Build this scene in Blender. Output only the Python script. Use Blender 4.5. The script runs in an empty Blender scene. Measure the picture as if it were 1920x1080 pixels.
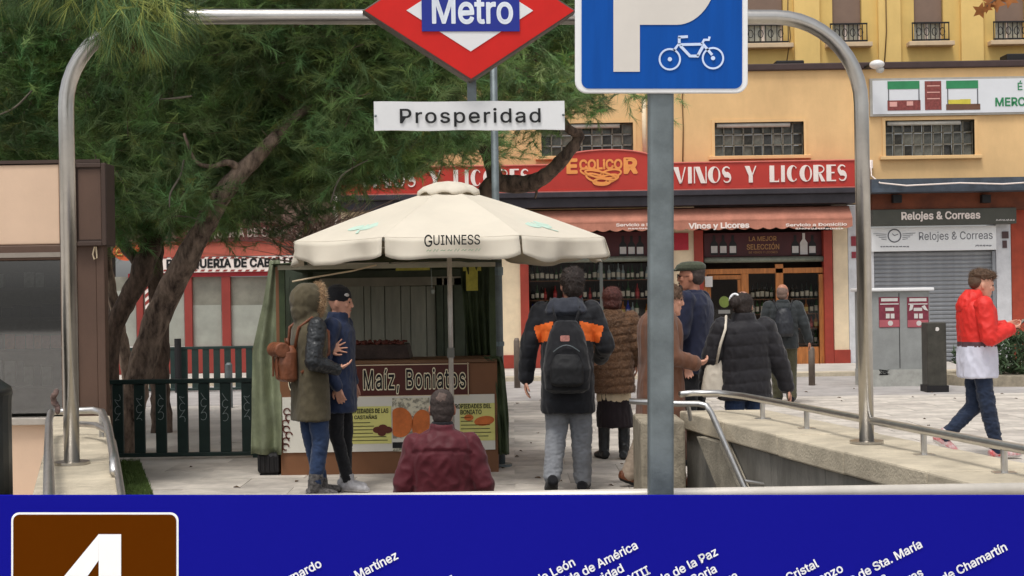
import bpy, bmesh, math, random
import numpy as np
from mathutils import Vector, Matrix, noise
random.seed(7); rng = np.random.default_rng(7)
S = bpy.context.scene
COL = S.collection
R = math.radians; PI = math.pi
# ------------------------------------------------------------- camera
F = 2700.0; ROLL = 0.016; HC = 1.6
def W(px, py, d):                      # photo pixel + distance ahead -> world point
    ix = px - 960; iy = py - 540
    u = ix - ROLL*iy; v = iy + ROLL*ix
    return Vector((u*d/F, d, HC - v*d/F))
cam = bpy.data.cameras.new('camera'); camo = bpy.data.objects.new('camera', cam); COL.objects.link(camo)
cam.sensor_width = 36; cam.lens = F/1920*36; cam.clip_start = 0.1; cam.clip_end = 500
_x = Vector((1, 0, -ROLL)).normalized(); _z = Vector((0, -1, 0)); _y = _z.cross(_x)
M4 = Matrix((_x, _y, _z)).transposed().to_4x4(); M4.translation = (0, 0, HC)
camo.matrix_world = M4
S.camera = camo
# ------------------------------------------------------------- light
SUN_EL, SUN_AZ = 66, 205              # azimuth: degrees clockwise from +Y (behind the camera, slightly left)
wd = bpy.data.worlds.new('World'); S.world = wd; wd.use_nodes = True
nt = wd.node_tree; nt.nodes.clear()
sky = nt.nodes.new('ShaderNodeTexSky'); sky.sky_type = 'NISHITA'; sky.sun_disc = False
sky.sun_elevation = R(SUN_EL); sky.sun_rotation = R(SUN_AZ); sky.air_density = 1.0; sky.dust_density = 3.0; sky.ozone_density = 1.0
hs = nt.nodes.new('ShaderNodeHueSaturation'); hs.inputs['Saturation'].default_value = 0.22
bg = nt.nodes.new('ShaderNodeBackground'); bg.inputs['Strength'].default_value = 0.15
wo = nt.nodes.new('ShaderNodeOutputWorld')
nt.links.new(sky.outputs[0], hs.inputs['Color']); nt.links.new(hs.outputs[0], bg.inputs['Color']); nt.links.new(bg.outputs[0], wo.inputs[0])
sl = bpy.data.lights.new('sun', 'SUN'); sl.energy = 1.5; sl.angle = R(14); sl.color = (1, .965, .9)
so = bpy.data.objects.new('sun', sl); COL.objects.link(so)
az = R(SUN_AZ); el = R(SUN_EL)
sd = Vector((math.sin(az)*math.cos(el), math.cos(az)*math.cos(el), math.sin(el)))
so.rotation_euler = sd.to_track_quat('Z', 'Y').to_euler(); so.location = sd*30
S.view_settings.view_transform = 'Standard'; S.view_settings.look = 'None'
S.view_settings.exposure = 0.2; S.view_settings.gamma = 1; S.view_settings.use_curve_mapping = False
S.cycles.max_bounces = 6; S.cycles.transparent_max_bounces = 8
# ------------------------------------------------------------- materials
def lin(c):
    c = c/255.0
    return c/12.92 if c <= .04045 else ((c+.055)/1.055)**2.4
MATS = {}
def cloudy(m, lo=.72, hi=1.08, scale=.7, stretch=(1,1,1), ramp=(.3,.62)):
    """large soft stains over an existing material"""
    n = m.node_tree; b = n.nodes['Principled BSDF']; src = b.inputs['Base Color'].links[0].from_socket
    tc = n.nodes.new('ShaderNodeTexCoord'); mp = n.nodes.new('ShaderNodeMapping'); mp.inputs['Scale'].default_value = stretch; n.links.new(tc.outputs['Object'], mp.inputs[0])
    nz = n.nodes.new('ShaderNodeTexNoise'); nz.inputs['Scale'].default_value = scale; nz.inputs['Detail'].default_value = 9; nz.inputs['Roughness'].default_value = .7; n.links.new(mp.outputs[0], nz.inputs['Vector'])
    cr = n.nodes.new('ShaderNodeValToRGB'); cr.color_ramp.elements[0].position = ramp[0]; cr.color_ramp.elements[1].position = ramp[1]; cr.color_ramp.elements[0].color = (lo,lo,lo,1); cr.color_ramp.elements[1].color = (hi,hi,hi,1); n.links.new(nz.outputs[0], cr.inputs[0])
    mx = n.nodes.new('ShaderNodeMix'); mx.data_type = 'RGBA'; mx.blend_type = 'MULTIPLY'; mx.inputs[0].default_value = 1; n.links.new(src, mx.inputs[6]); n.links.new(cr.outputs[0], mx.inputs[7]); n.links.new(mx.outputs[2], b.inputs['Base Color']); return m
def mat(name, rgb, rough=.7, metal=0., var=.10, scale=5., bump=.15, bscale=60., spec=.4, col2=None, detail=6., tr=0., stretch=(1,1,1), ramp=(.35,.65), attr=None, sheen=0.):
    if name in MATS: return MATS[name]
    m = bpy.data.materials.new(name); m.use_nodes = True; n = m.node_tree; b = n.nodes['Principled BSDF']
    c = [lin(x) for x in rgb]
    c2 = [lin(x) for x in col2] if col2 else [min(1, x*(1+var)) for x in c]
    c1 = c if col2 else [x*(1-var) for x in c]
    tc = n.nodes.new('ShaderNodeTexCoord'); mp = n.nodes.new('ShaderNodeMapping'); mp.inputs['Scale'].default_value = stretch
    n.links.new(tc.outputs['Object'], mp.inputs[0])
    nz = n.nodes.new('ShaderNodeTexNoise'); nz.inputs['Scale'].default_value = scale; nz.inputs['Detail'].default_value = detail; nz.inputs['Roughness'].default_value = .65
    n.links.new(mp.outputs[0], nz.inputs['Vector'])
    cr = n.nodes.new('ShaderNodeValToRGB'); cr.color_ramp.elements[0].position = ramp[0]; cr.color_ramp.elements[1].position = ramp[1]
    cr.color_ramp.elements[0].color = (*c1, 1); cr.color_ramp.elements[1].color = (*c2, 1)
    n.links.new(nz.outputs[0], cr.inputs[0])
    out = cr.outputs[0]
    if attr:
        at = n.nodes.new('ShaderNodeAttribute'); at.attribute_name = attr
        mx = n.nodes.new('ShaderNodeMix'); mx.data_type = 'RGBA'; mx.blend_type = 'MULTIPLY'; mx.inputs[0].default_value = 1
        n.links.new(out, mx.inputs[6]); n.links.new(at.outputs['Color'], mx.inputs[7]); out = mx.outputs[2]
    n.links.new(out, b.inputs['Base Color'])
    b.inputs['Roughness'].default_value = rough; b.inputs['Metallic'].default_value = metal
    b.inputs['Specular IOR Level'].default_value = spec
    if tr: b.inputs['Transmission Weight'].default_value = tr
    if sheen: b.inputs['Sheen Weight'].default_value = sheen
    if bump:
        n2 = n.nodes.new('ShaderNodeTexNoise'); n2.inputs['Scale'].default_value = bscale; n2.inputs['Detail'].default_value = 4
        n.links.new(mp.outputs[0], n2.inputs['Vector'])
        bp = n.nodes.new('ShaderNodeBump'); bp.inputs['Strength'].default_value = bump; bp.inputs['Distance'].default_value = .01
        n.links.new(n2.outputs[0], bp.inputs['Height']); n.links.new(bp.outputs[0], b.inputs['Normal'])
    MATS[name] = m
    return m
# ------------------------------------------------------------- mesh builder
class MB:
    def __init__(s): s.v = []; s.f = []; s.mi = []; s.cur = 0
    def add(s, vs, fs):
        o = len(s.v); s.v += [tuple(v) for v in vs]
        for f in fs: s.f.append(tuple(i+o for i in f)); s.mi.append(s.cur)
        return s
    def box(s, x0, x1, y0, y1, z0, z1):
        x0, x1 = min(x0, x1), max(x0, x1); y0, y1 = min(y0, y1), max(y0, y1); z0, z1 = min(z0, z1), max(z0, z1)
        return s.add([(x0,y0,z0),(x1,y0,z0),(x1,y1,z0),(x0,y1,z0),(x0,y0,z1),(x1,y0,z1),(x1,y1,z1),(x0,y1,z1)],
                     [(0,3,2,1),(4,5,6,7),(0,1,5,4),(1,2,6,5),(2,3,7,6),(3,0,4,7)])
    def pb(s, px0, py0, px1, py1, d0, d1):       # axis-aligned box whose front face covers a photo rectangle at distance d0
        mx = (px0+px1)/2; my = (py0+py1)/2
        a = W(px0, my, d0); b = W(px1, my, d0); t = W(mx, py0, d0); u = W(mx, py1, d0)
        return s.box(a.x, b.x, d0, d1, u.z, t.z)
    def tube(s, pts, rad, n=10, caps=True, sx=1., closed=False):
        pts = [Vector(p) for p in pts]; k = len(pts)
        if not hasattr(rad, '__len__'): rad = [rad]*k
        up = None; rings = []
        for i, p in enumerate(pts):
            if closed: t = pts[(i+1) % k]-pts[i-1]
            else: t = (pts[min(i+1, k-1)]-pts[max(i-1, 0)])
            if t.length < 1e-9: t = Vector((0,0,1))
            t.normalize()
            if up is None:
                up = Vector((1,0,0)) if abs(t.x) < .9 else Vector((0,1,0))
            a = (up - t*up.dot(t))
            if a.length < 1e-6: a = t.orthogonal()
            a.normalize(); b = t.cross(a); up = a
            rings.append([p + a*(math.cos(2*PI*j/n)*rad[i]*sx) + b*(math.sin(2*PI*j/n)*rad[i]) for j in range(n)])
        vs = [v for r in rings for v in r]; fs = []
        for i in range(k if closed else k-1):
            i2 = (i+1) % k
            for j in range(n):
                fs.append((i*n+j, i*n+(j+1) % n, i2*n+(j+1) % n, i2*n+j))
        if caps and not closed:
            fs.append(tuple(reversed(range(n)))); fs.append(tuple((k-1)*n+j for j in range(n)))
        return s.add(vs, fs)
    def capsule(s, p, q, r1, r2, n=10):           # round-ended limb
        p = Vector(p); q = Vector(q); t = (q-p); L = t.length; t = t.normalized() if L > 1e-9 else Vector((0,0,1))
        pts = []; rad = []
        for a in (-80,-60,-35,-10): pts.append(p + t*(r1*math.sin(R(a)))); rad.append(r1*math.cos(R(a)))
        for a in (10,35,60,80): pts.append(q + t*(r2*math.sin(R(a)))); rad.append(r2*math.cos(R(a)))
        return s.tube(pts, rad, n)
    def limb(s, pts, rad, n=12):
        for i in range(len(pts)-1): s.capsule(pts[i], pts[i+1], rad[i], rad[i+1], n)
        return s
    def rings(s, rs, n=24, pw=2.):                # rs: (z, rx, ry, cx, cy[, tilt]) stacked superellipse rings
        vs = []; fs = []
        for r in rs:
            z, rx, ry, cx, cy = r[:5]; tl = r[5] if len(r) > 5 else 0
            for j in range(n):
                a = 2*PI*j/n; c = math.cos(a); d = math.sin(a)
                x = rx*math.copysign(abs(c)**(2/pw), c); y = ry*math.copysign(abs(d)**(2/pw), d)
                vs.append((cx+x, cy+y, z + tl*y))
        k = len(rs)
        for i in range(k-1):
            for j in range(n): fs.append((i*n+j, i*n+(j+1) % n, (i+1)*n+(j+1) % n, (i+1)*n+j))
        fs.append(tuple(reversed(range(n)))); fs.append(tuple((k-1)*n+j for j in range(n)))
        return s.add(vs, fs)
    def ell(s, c, r, n=12, m=8, rot=None):
        c = Vector(c); vs = []; fs = []
        for i in range(1, m):
            a = PI*i/m - PI/2
            for j in range(n):
                b = 2*PI*j/n; v = Vector((math.cos(a)*math.cos(b)*r[0], math.cos(a)*math.sin(b)*r[1], math.sin(a)*r[2]))
                if rot is not None: v = rot @ v
                vs.append(c+v)
        v0 = Vector((0,0,-r[2])); v1 = Vector((0,0,r[2]))
        if rot is not None: v0 = rot @ v0; v1 = rot @ v1
        vs += [c+v0, c+v1]; a0 = len(vs)-2
        for i in range(m-2):
            for j in range(n): fs.append((i*n+j, i*n+(j+1) % n, (i+1)*n+(j+1) % n, (i+1)*n+j))
        for j in range(n): fs.append((a0, (j+1) % n, j)); fs.append((a0+1, (m-2)*n+j, (m-2)*n+(j+1) % n))
        return s.add(vs, fs)
    def prism(s, poly, o, ax, ay, th):            # 2D polygon extruded: point = o + ax*x + ay*y, thickness vector th
        o = Vector(o); ax = Vector(ax); ay = Vector(ay); th = Vector(th); n = len(poly)
        if ax.cross(ay).dot(th) > 0: poly = list(poly)[::-1] if area2(poly) > 0 else poly
        elif area2(poly) < 0: poly = list(poly)[::-1]
        vs = [o+ax*x+ay*y for x, y in poly]; vs += [v+th for v in vs]
        fs = [tuple(range(n)), tuple(range(2*n-1, n-1, -1))] + [(i, i+n, (i+1) % n + n, (i+1) % n) for i in range(n)]
        return s.add(vs, fs)
    def strip(s, pts, ws, o, ax, ay, th, closed=False):   # flat stroke of varying width as a solid
        k = len(pts); P = [Vector((p[0], p[1])) for p in pts]
        for i in range(k if closed else k-1):
            a, b = P[i], P[(i+1) % k]
            def nrm(i):
                t = (P[(i+1) % k]-P[i-1]) if closed else (P[min(i+1, k-1)]-P[max(i-1, 0)])
                t = t.normalized() if t.length > 0 else Vector((1,0)); return Vector((-t.y, t.x))
            na = nrm(i); nb = nrm((i+1) % k); wa = ws[i] if hasattr(ws, '__len__') else ws; wb = ws[(i+1) % k] if hasattr(ws, '__len__') else ws
            q = [a+na*wa/2, b+nb*wb/2, b-nb*wb/2, a-na*wa/2]
            s.prism([(v.x, v.y) for v in q], o, ax, ay, th)
        return s
    def mesh(s, name, mats, smooth=False):
        m = bpy.data.meshes.new(name); m.from_pydata(s.v, [], s.f)
        for mm in (mats if isinstance(mats, (list, tuple)) else [mats]): m.materials.append(mm)
        if any(s.mi): m.polygons.foreach_set('material_index', s.mi)
        if smooth: m.polygons.foreach_set('use_smooth', [True]*len(m.polygons))
        m.update(); return m
def area2(p): return sum(p[i-1][0]*p[i][1]-p[i][0]*p[i-1][1] for i in range(len(p)))
# ------------------------------------------------------------- objects
OFF = {}                                           # world offset of a root
def rootoff(o):
    while o.parent: o = o.parent
    return OFF.get(o.name, Vector((0,0,0)))
def tag(o, label=None, cat=None, group=None, kind=None):
    if label: o['label'] = label
    if cat: o['category'] = cat
    if group: o['group'] = group
    if kind: o['kind'] = kind
    return o
def thing(name, label, cat, loc=(0,0,0), group=None, rz=0, local=False):
    o = bpy.data.objects.new(name, None); COL.objects.link(o); o.location = loc; o.rotation_euler = (0,0,rz); o.empty_display_size = .2
    if not local: OFF[o.name] = Vector(loc)
    return tag(o, label, cat, group)
def link(name, mesh, parent=None):
    o = bpy.data.objects.new(name, mesh); COL.objects.link(o); o.parent = parent; return o
def part(name, mb, m, parent, smooth=False, bevel=0, label=None):
    """mesh given in world coordinates (or in the local ones of a 'local' thing)"""
    me = mb if isinstance(mb, bpy.types.Mesh) else mb.mesh(name, m, smooth)
    off = rootoff(parent)
    if off.length: me.transform(Matrix.Translation(-off))
    o = link(name, me, parent)
    if bevel: bev(o, bevel)
    if label: o['label'] = label
    return o
def bev(o, w, seg=2):
    b = o.modifiers.new('bevel', 'BEVEL'); b.width = w; b.segments = seg; b.limit_method = 'ANGLE'; b.angle_limit = R(40); return o
def single(name, mb, m, label, cat, smooth=False, bevel=0, group=None, kind=None):
    me = mb if isinstance(mb, bpy.types.Mesh) else mb.mesh(name, m, smooth)
    vs = np.empty(len(me.vertices)*3); me.vertices.foreach_get('co', vs); vs = vs.reshape(-1, 3)
    c = (vs.min(0)+vs.max(0))/2; c[2] = vs[:, 2].min(); c = Vector(c)
    if kind != 'structure': me.transform(Matrix.Translation(-c))
    o = link(name, me)
    if kind != 'structure': o.location = c
    OFF[o.name] = c if kind != 'structure' else Vector((0,0,0))
    if bevel: bev(o, bevel)
    return tag(o, label, cat, group, kind)
def copy_tree(o, parent=None):
    c = o.copy(); COL.objects.link(c); c.parent = parent
    for ch in o.children: copy_tree(ch, c)
    return c
def wall_holes(mb, x0, x1, z0, z1, y0, y1, holes):
    xs = sorted({x0, x1, *[min(max(h[0], x0), x1) for h in holes], *[min(max(h[1], x0), x1) for h in holes]})
    zs = sorted({z0, z1, *[min(max(h[2], z0), z1) for h in holes], *[min(max(h[3], z0), z1) for h in holes]})
    solid = lambda x, z: 0 <= x < len(xs)-1 and 0 <= z < len(zs)-1 and not any(h[0] < (xs[x]+xs[x+1])/2 < h[1] and h[2] < (zs[z]+zs[z+1])/2 < h[3] for h in holes)
    for i in range(len(xs)-1):
        for j in range(len(zs)-1):
            if not solid(i, j): continue
            a, b, c, d = xs[i], xs[i+1], zs[j], zs[j+1]
            mb.add([(a,y0,c),(b,y0,c),(b,y0,d),(a,y0,d)], [(0,1,2,3)]); mb.add([(a,y1,c),(b,y1,c),(b,y1,d),(a,y1,d)], [(3,2,1,0)])
            if not solid(i-1, j): mb.add([(a,y0,c),(a,y1,c),(a,y1,d),(a,y0,d)], [(3,2,1,0)])
            if not solid(i+1, j): mb.add([(b,y0,c),(b,y1,c),(b,y1,d),(b,y0,d)], [(0,1,2,3)])
            if not solid(i, j-1): mb.add([(a,y0,c),(b,y0,c),(b,y1,c),(a,y1,c)], [(3,2,1,0)])
            if not solid(i, j+1): mb.add([(a,y0,d),(b,y0,d),(b,y1,d),(a,y1,d)], [(0,1,2,3)])
    return mb
def prect(px0, py0, px1, py1, d):                 # photo rectangle -> x0,x1,z0,z1 at distance d
    mx = (px0+px1)/2; my = (py0+py1)/2
    return (W(px0,my,d).x, W(px1,my,d).x, W(mx,py1,d).z, W(mx,py0,d).z)
# ------------------------------------------------------------- lettering (built-in font)
_TC = {}
try: FONT = bpy.data.fonts.load(bpy.utils.resource_path('LOCAL')+'/datafiles/fonts/Inter.woff2')   # the sans that ships with Blender
except Exception: FONT = None
def glyphs(body, bold=0., space=1., shear=0.):
    """flat triangles of the words in font units; bold thickens every stroke by a rim along its outline"""
    key = (body, bold, space, shear)
    if key in _TC: return _TC[key]
    c = bpy.data.curves.new('t', 'FONT'); c.body = body; c.size = 1; c.space_character = space; c.shear = shear
    if FONT: c.font = FONT
    c.fill_mode = 'FRONT'; c.resolution_u = 3
    o = bpy.data.objects.new('t', c); COL.objects.link(o)
    dg = bpy.context.evaluated_depsgraph_get(); me = bpy.data.meshes.new_from_object(o.evaluated_get(dg))
    v = np.array([x.co[:2] for x in me.vertices]); f = [tuple(p.vertices) for p in me.polygons]
    bpy.data.objects.remove(o); bpy.data.curves.remove(c); bpy.data.meshes.remove(me)
    ed = {}
    for q in f:
        for i in range(len(q)): ed[(q[i], q[(i+1) % len(q)])] = 1
    rim = [(a, b) for (a, b) in ed if (b, a) not in ed]
    faces = [[v[i] for i in q] for q in f]
    if bold:
        for a, b in rim:
            t = v[b]-v[a]; L = np.hypot(*t)
            if L < 1e-6: continue
            t = t/L; n = np.array([-t[1], t[0]])*bold*.8; e = t*bold*.45
            faces.append([v[a]-e-n, v[b]+e-n, v[b]+e+n, v[a]-e+n])
    allv = np.array([p for q in faces for p in q]); mn = allv.min(0)
    faces = [[p-mn for p in q] for q in faces]; _TC[key] = (faces, [(v[a]-mn, v[b]-mn) for a, b in rim], allv.max(0)-mn); return _TC[key]
def write(mb, body, x0, y0, x1, y1, o, ax, ay, bold=0., space=1., depth=None, shear=0.):
    """fit the words into x0..x1, y0..y1 of the plane o + ax*x + ay*y; depth vector gives raised letters"""
    faces, rim, sz = glyphs(body, bold, space, shear); o = Vector(o); ax = Vector(ax); ay = Vector(ay)
    nn = ax.cross(ay).normalized(); sx = (x1-x0)/sz[0]; sy = (y1-y0)/sz[1]
    P = lambda p: o+ax*(x0+p[0]*sx)+ay*(y0+p[1]*sy)
    for i, q in enumerate(faces): mb.add([P(p)+nn*(.00004*((i*7) % 19)) for p in q], [tuple(range(len(q)))])
    if depth is not None:
        d = Vector(depth)
        for a, b in rim: mb.add([P(b), P(a), P(a)+d, P(b)+d], [(0,1,2,3)])
    return mb
# ============================================================= MATERIALS
m_pave = mat('granite_paving', (198,191,182), .85, var=.16, scale=1.3, bump=.3, bscale=90, detail=12)
m_slab = mat('granite_slab', (198,190,180), .85, var=.14, scale=3.0, bump=.3, bscale=120, detail=12)
m_slab2 = mat('granite_slab_darker', (186,178,169), .85, var=.16, scale=3.5, bump=.3, bscale=120, detail=12)
m_dark_strip = mat('dark_granite', (168,163,160), .8, var=.15, scale=3, bump=.3)
m_conc = mat('weathered_concrete', (128,124,116), .9, var=.3, scale=3, bump=.6, bscale=50, stretch=(1,1,.35), detail=12)
m_coping = mat('limestone_coping', (192,180,158), .85, var=.17, scale=4, bump=.5, bscale=60, detail=12)
m_copedge = mat('coping_dark_stain', (150,140,122), .9, var=.25, scale=8, bump=.6)  # darker, mottled stone tone
m_steel = mat('stainless_steel', (190,186,180), .28, 1.0, var=.08, scale=8, bump=.05)
m_steel_b = mat('brushed_rail', (205,203,200), .35, 1.0, var=.1, scale=10, bump=.05)
m_galv = mat('galvanised_steel', (112,120,122), .55, .55, var=.22, scale=7, bump=.12, detail=10)
m_white = mat('white_enamel', (226,226,226), .35, var=.03, scale=3, bump=0)
m_black = mat('black_print', (18,18,20), .5, var=.05, bump=0)
m_dgreen = mat('dark_green_paint', (34,52,48), .45, var=.2, scale=6, bump=.1)
for m_ in (m_pave,): cloudy(m_, .78, 1.04, .6); cloudy(m_, .8, 1.0, 5, ramp=(.25,.45))
for m_ in (m_slab, m_slab2): cloudy(m_, .74, 1.04, 1.6, ramp=(.3,.6)); cloudy(m_, .72, 1.0, 14, ramp=(.28,.4))
cloudy(m_coping, .8, 1.08, 2.5); cloudy(m_conc, .62, 1.1, 2.2, (1,1,.25)); cloudy(m_dark_strip, .85, 1.05, 1)
# ============================================================= GROUND
YT = 11.1                                    # the stairs reach the plaza here
def inR(d): return 1.266+(11.1-d)*.2156      # inner edge of the right parapet
def inL(d): return -1.87-.295*(d-6.9)        # inner edge of the left parapet
YB = 5.4
g = MB()
def quad(*p): g.add([(x, y, 0) for x, y in p], [tuple(range(len(p)))])
quad((-70,YT),(inL(YT),YT),(inR(YT),YT),(70,YT),(70,120),(-70,120))
quad((-70,YB),(inL(YB),YB),(inL(YT),YT),(-70,YT)); quad((inR(YB),YB),(70,YB),(70,YT),(inR(YT),YT))
quad((-70,-40),(70,-40),(70,YB),(inR(YB),YB),(inL(YB),YB),(-70,YB))
plaza = single('plaza_ground', g, m_pave, 'pale granite plaza paving in front of the shops', None, kind='structure')
# individual paving slabs near the stairs
k = 0; protos = []
for mm in (m_slab, m_slab2):
    b = MB().box(-.447,.447,-.297,.297,-.05,.006); me = b.mesh('paving_slab', mm); protos.append(me)
for i in range(12):
    for j in range(15):
        x = -3.15 + i*.9 + (j % 2)*.45; y = 11.42 + j*.6
        if x < -2.9: continue
        o = link('paving_slab', protos[(i*7+j*13+i*j) % 3 == 0], plaza); o.location = (x, y, random.uniform(-.0015, .001)); o.rotation_euler = (random.uniform(-.002,.002), random.uniform(-.002,.002), 0)
# darker strip and kerb in front of the shops
single('kerb_strip', MB().box(-14, 16, 24.6, 25.0, -.1, .07), m_coping, 'pale stone kerb along the shop pavement', None, kind='structure')
single('side_road', MB().box(-14, 16, 20.4, 24.6, -.1, .004), m_dark_strip, 'darker paved lane before the shop kerb', None, kind='structure')
single('shop_pavement', MB().box(-14, 16, 25.0, 27.45, -.1, .065), m_pave, 'pale pavement right under the shop fronts', None, kind='structure')
# dead leaves and specks of litter lying about
lf = MB()
for _ in range(150):
    y = random.uniform(11.4, 22); x = random.uniform(-3, 8.5); s_ = random.uniform(.012,.035); a = random.uniform(0,6)
    lf.add([(x+s_*math.cos(a+t)*(1 if t % 2 else .55), y+s_*math.sin(a+t)*(1 if t % 2 else .55), .012+.008*math.sin(t*2+a)) for t in (0,1,2,3,4,5)], [(0,1,2,3,4,5)])
single('fallen_leaves', lf, mat('dead_leaf',(92,72,52),.9,var=.3,bump=0), 'small dead leaves scattered on the plaza paving', None, kind='stuff')
# lawn patch
m_grass = mat('grass', (84,104,52), .9, var=.4, scale=20, bump=.6)
gp = MB(); P0 = [W(196,872,13.6), W(272,872,13.6), W(292,932,11.35), W(196,932,11.35)]
q = [(W(190,872,1).x*13.7,13.7),(W(262,872,1).x*13.7,13.7),(W(290,935,1).x*11.25,11.25),(W(180,935,1).x*11.25,11.25)]
gp.add([(x,y,.01) for x,y in q], [(3,2,1,0)])
lawn = single('lawn_patch', gp, m_grass, 'small strip of green turf beside the slatted fence', None, kind='structure')
gb = MB()
for _ in range(5000):
    y = random.uniform(11.25, 13.7); t = (y-11.25)/2.45
    xa = q[3][0]*(1-t)+q[0][0]*t; xb = q[2][0]*(1-t)+q[1][0]*t; x = random.uniform(xa, xb); h = random.uniform(.015,.045); a = random.uniform(0, PI)
    dx = math.cos(a)*.004; dy = math.sin(a)*.004
    gb.add([(x-dx,y-dy,.008),(x+dx,y+dy,.008),(x+random.uniform(-.015,.015),y+random.uniform(-.015,.015),.01+h)], [(0,1,2)])
single('turf_blades', gb, m_grass, 'short grass blades on the turf strip', None, kind='stuff')
# ============================================================= STAIRS AND PARAPETS
st = thing('stairwell', 'metro stairwell going down below the plaza', None); st['kind'] = 'structure'
m_step = mat('granite_step', (130,124,116), .8, var=.15, scale=10, bump=.3)
for i in range(18):
    y1 = YT - .3*i; y0 = y1-.3; z = -.16*(i+1)
    b = MB(); xa, xb = inL(y0)-.0, inR(y0); b.add([(inL(y0),y0,z),(inR(y0),y0,z),(inR(y1),y1,z),(inL(y1),y1,z),(inL(y1),y1,z+.16),(inR(y1),y1,z+.16)], [(0,1,2,3),(3,2,5,4)])
    part('step', b, m_step, st)
b = MB(); yb = YT-5.4; b.add([(-4,yb,-2.88),(5,yb,-2.88),(5,2,-2.88),(-4,2,-2.88)], [(3,2,1,0)])
b.add([(-4,YB,-2.88),(5,YB,-2.88),(5,YB,0),(-4,YB,0)], [(0,1,2,3)]); part('landing', b, m_step, st)
def parapet(name, label, fin, wid, H, y0, y1, cuts, side, wallm, top_label):
    root = thing(name, label, 'parapet', (fin((y0+y1)/2), (y0+y1)/2, 0))
    # wall body split in concrete panels
    n = 7; e = .04
    ys = [y0+(y1-y0)*i/n for i in range(n+1)]
    for i in range(n):
        a, c = ys[i]+.006, ys[i+1]-.006; p = [(fin(a)+side*e,a),(fin(a)+side*(wid-e),a),(fin(c)+side*(wid-e),c),(fin(c)+side*e,c)]
        if side < 0: p = p[::-1]
        part('wall_panel', MB().prism(p, (0,0,-2.9), (1,0,0), (0,1,0), (0,0,2.9+H-.14)), wallm, root, bevel=.008)
    # core behind joints
    p = [(fin(y0)+side*(e+.02),y0+.02),(fin(y0)+side*(wid-e-.02),y0+.02),(fin(y1)+side*(wid-e-.02),y1-.02),(fin(y1)+side*(e+.02),y1-.02)]
    part('core', MB().prism(p, (0,0,-2.88), (1,0,0), (0,1,0), (0,0,2.88+H-.15)), m_copedge, root)
    for i in range(len(cuts)-1):
        a, c = cuts[i]+.005, cuts[i+1]-.005
        jz = random.uniform(-.003,.003)
        p = [(fin(a),a),(fin(a)+side*wid,a),(fin(c)+side*wid,c),(fin(c),c)]
        part('coping_stone', MB().prism(p, (0,0,H-.135+jz), (1,0,0), (0,1,0), (0,0,.135)), m_coping, root, bevel=.012)
    return root
parR = parapet('stair_parapet', 'pale stone parapet with tube rail right of the metro stairs', inR, .66, .635, 5.3, 11.05,
               [5.25,6.35,7.3,8.25,9.2,10.15,11.08], 1, m_conc, '')
parL = parapet('stair_parapet', 'pale stone parapet left of the metro stairs beside the brown kiosk', inL, .45, .635, 5.3, 11.4,
               [5.25,6.3,7.3,8.3,9.35,10.4,11.45], -1, m_conc, '')
# end block and slanted stringer on the right parapet
b = MB().box(.93, 1.262, 10.62, 11.3, -.02, .6); part('end_block', b, m_copedge, parR, bevel=.02)
b = MB(); a = [(1.30,.50,10.95),(1.40,.50,10.75),(1.54,-.10,9.62),(1.40,-.10,9.75)]
sx = [W(1330,775,10.85), W(1388,770,10.5), W(1470,930,9.3), W(1395,932,9.6)]
b.add([(inR(10.55)+.03,10.55,.49),(inR(10.1)+.03,10.1,.49),(inR(9.25)+.03,9.25,-.15),(inR(9.75)+.03,9.75,-.15)], [(0,1,2,3)])
b.add([(inR(10.55)-.05,10.55,.49),(inR(10.1)-.05,10.1,.49),(inR(9.25)-.05,9.25,-.15),(inR(9.75)-.05,9.75,-.15)], [(3,2,1,0)])
b.add([(inR(10.55)+.03,10.55,.49),(inR(10.1)+.03,10.1,.49),(inR(10.1)-.05,10.1,.49),(inR(10.55)-.05,10.55,.49)], [(3,2,1,0)])
b.add([(inR(10.1)+.03,10.1,.49),(inR(9.25)+.03,9.25,-.15),(inR(9.25)-.05,9.25,-.15),(inR(10.1)-.05,10.1,.49)], [(3,2,1,0)])
b.add([(inR(10.55)+.03,10.55,.49),(inR(9.75)+.03,9.75,-.15),(inR(9.75)-.05,9.75,-.15),(inR(10.55)-.05,10.55,.49)], [(0,1,2,3)])
part('stringer', b, mat('stringer_stone',(150,142,126),.9,var=.25,scale=5,bump=.5), parR)
# rail on the right parapet
def cR(d, t=.34): return inR(d)+t
rail = thing('parapet_rail', 'low stainless tube rail along the right stair parapet', 'railing', (cR(8),8,.635))
pts = [(cR(5.4),5.4,.77),(cR(7),7,.772),(cR(9),9,.772),(cR(10.6,.33),10.6,.775),(cR(10.9,.25),10.9,.78),(cR(10.95,.06),10.95,.78),(cR(10.9,-.05),10.9,.775)]
part('rail_tube', MB().tube(pts, .024, 14), m_steel_b, rail, smooth=True)
for d in (5.9, 6.55, 7.2, 8.0, 8.75, 9.55, 10.3):
    b = MB().tube([(cR(d),d,.63),(cR(d),d,.76)], .018, 10); b.box(cR(d)-.055,cR(d)+.055,d-.035,d+.035,.634,.641); part('rail_post', b, m_steel_b, rail, smooth=False)
hr = thing('stair_handrail', 'stainless handrail bending down into the metro stairs on the right', 'handrail', (1.45,10,0))
pts = [W(1180,752,10.35), W(1270,757,10.3), W(1310,757,10.3), W(1325,761,10.28), W(1334,775,10.2), W(1397,916,9.45), W(1440,1010,8.95)]
part('rail_tube', MB().tube(pts, .022, 12), m_steel_b, hr, smooth=True)
b = MB().tube([W(1290,757,10.3), (W(1290,757,10.3).x+.02,10.32,.63)], .015, 8); part('bracket', b, m_steel_b, hr)
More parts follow.
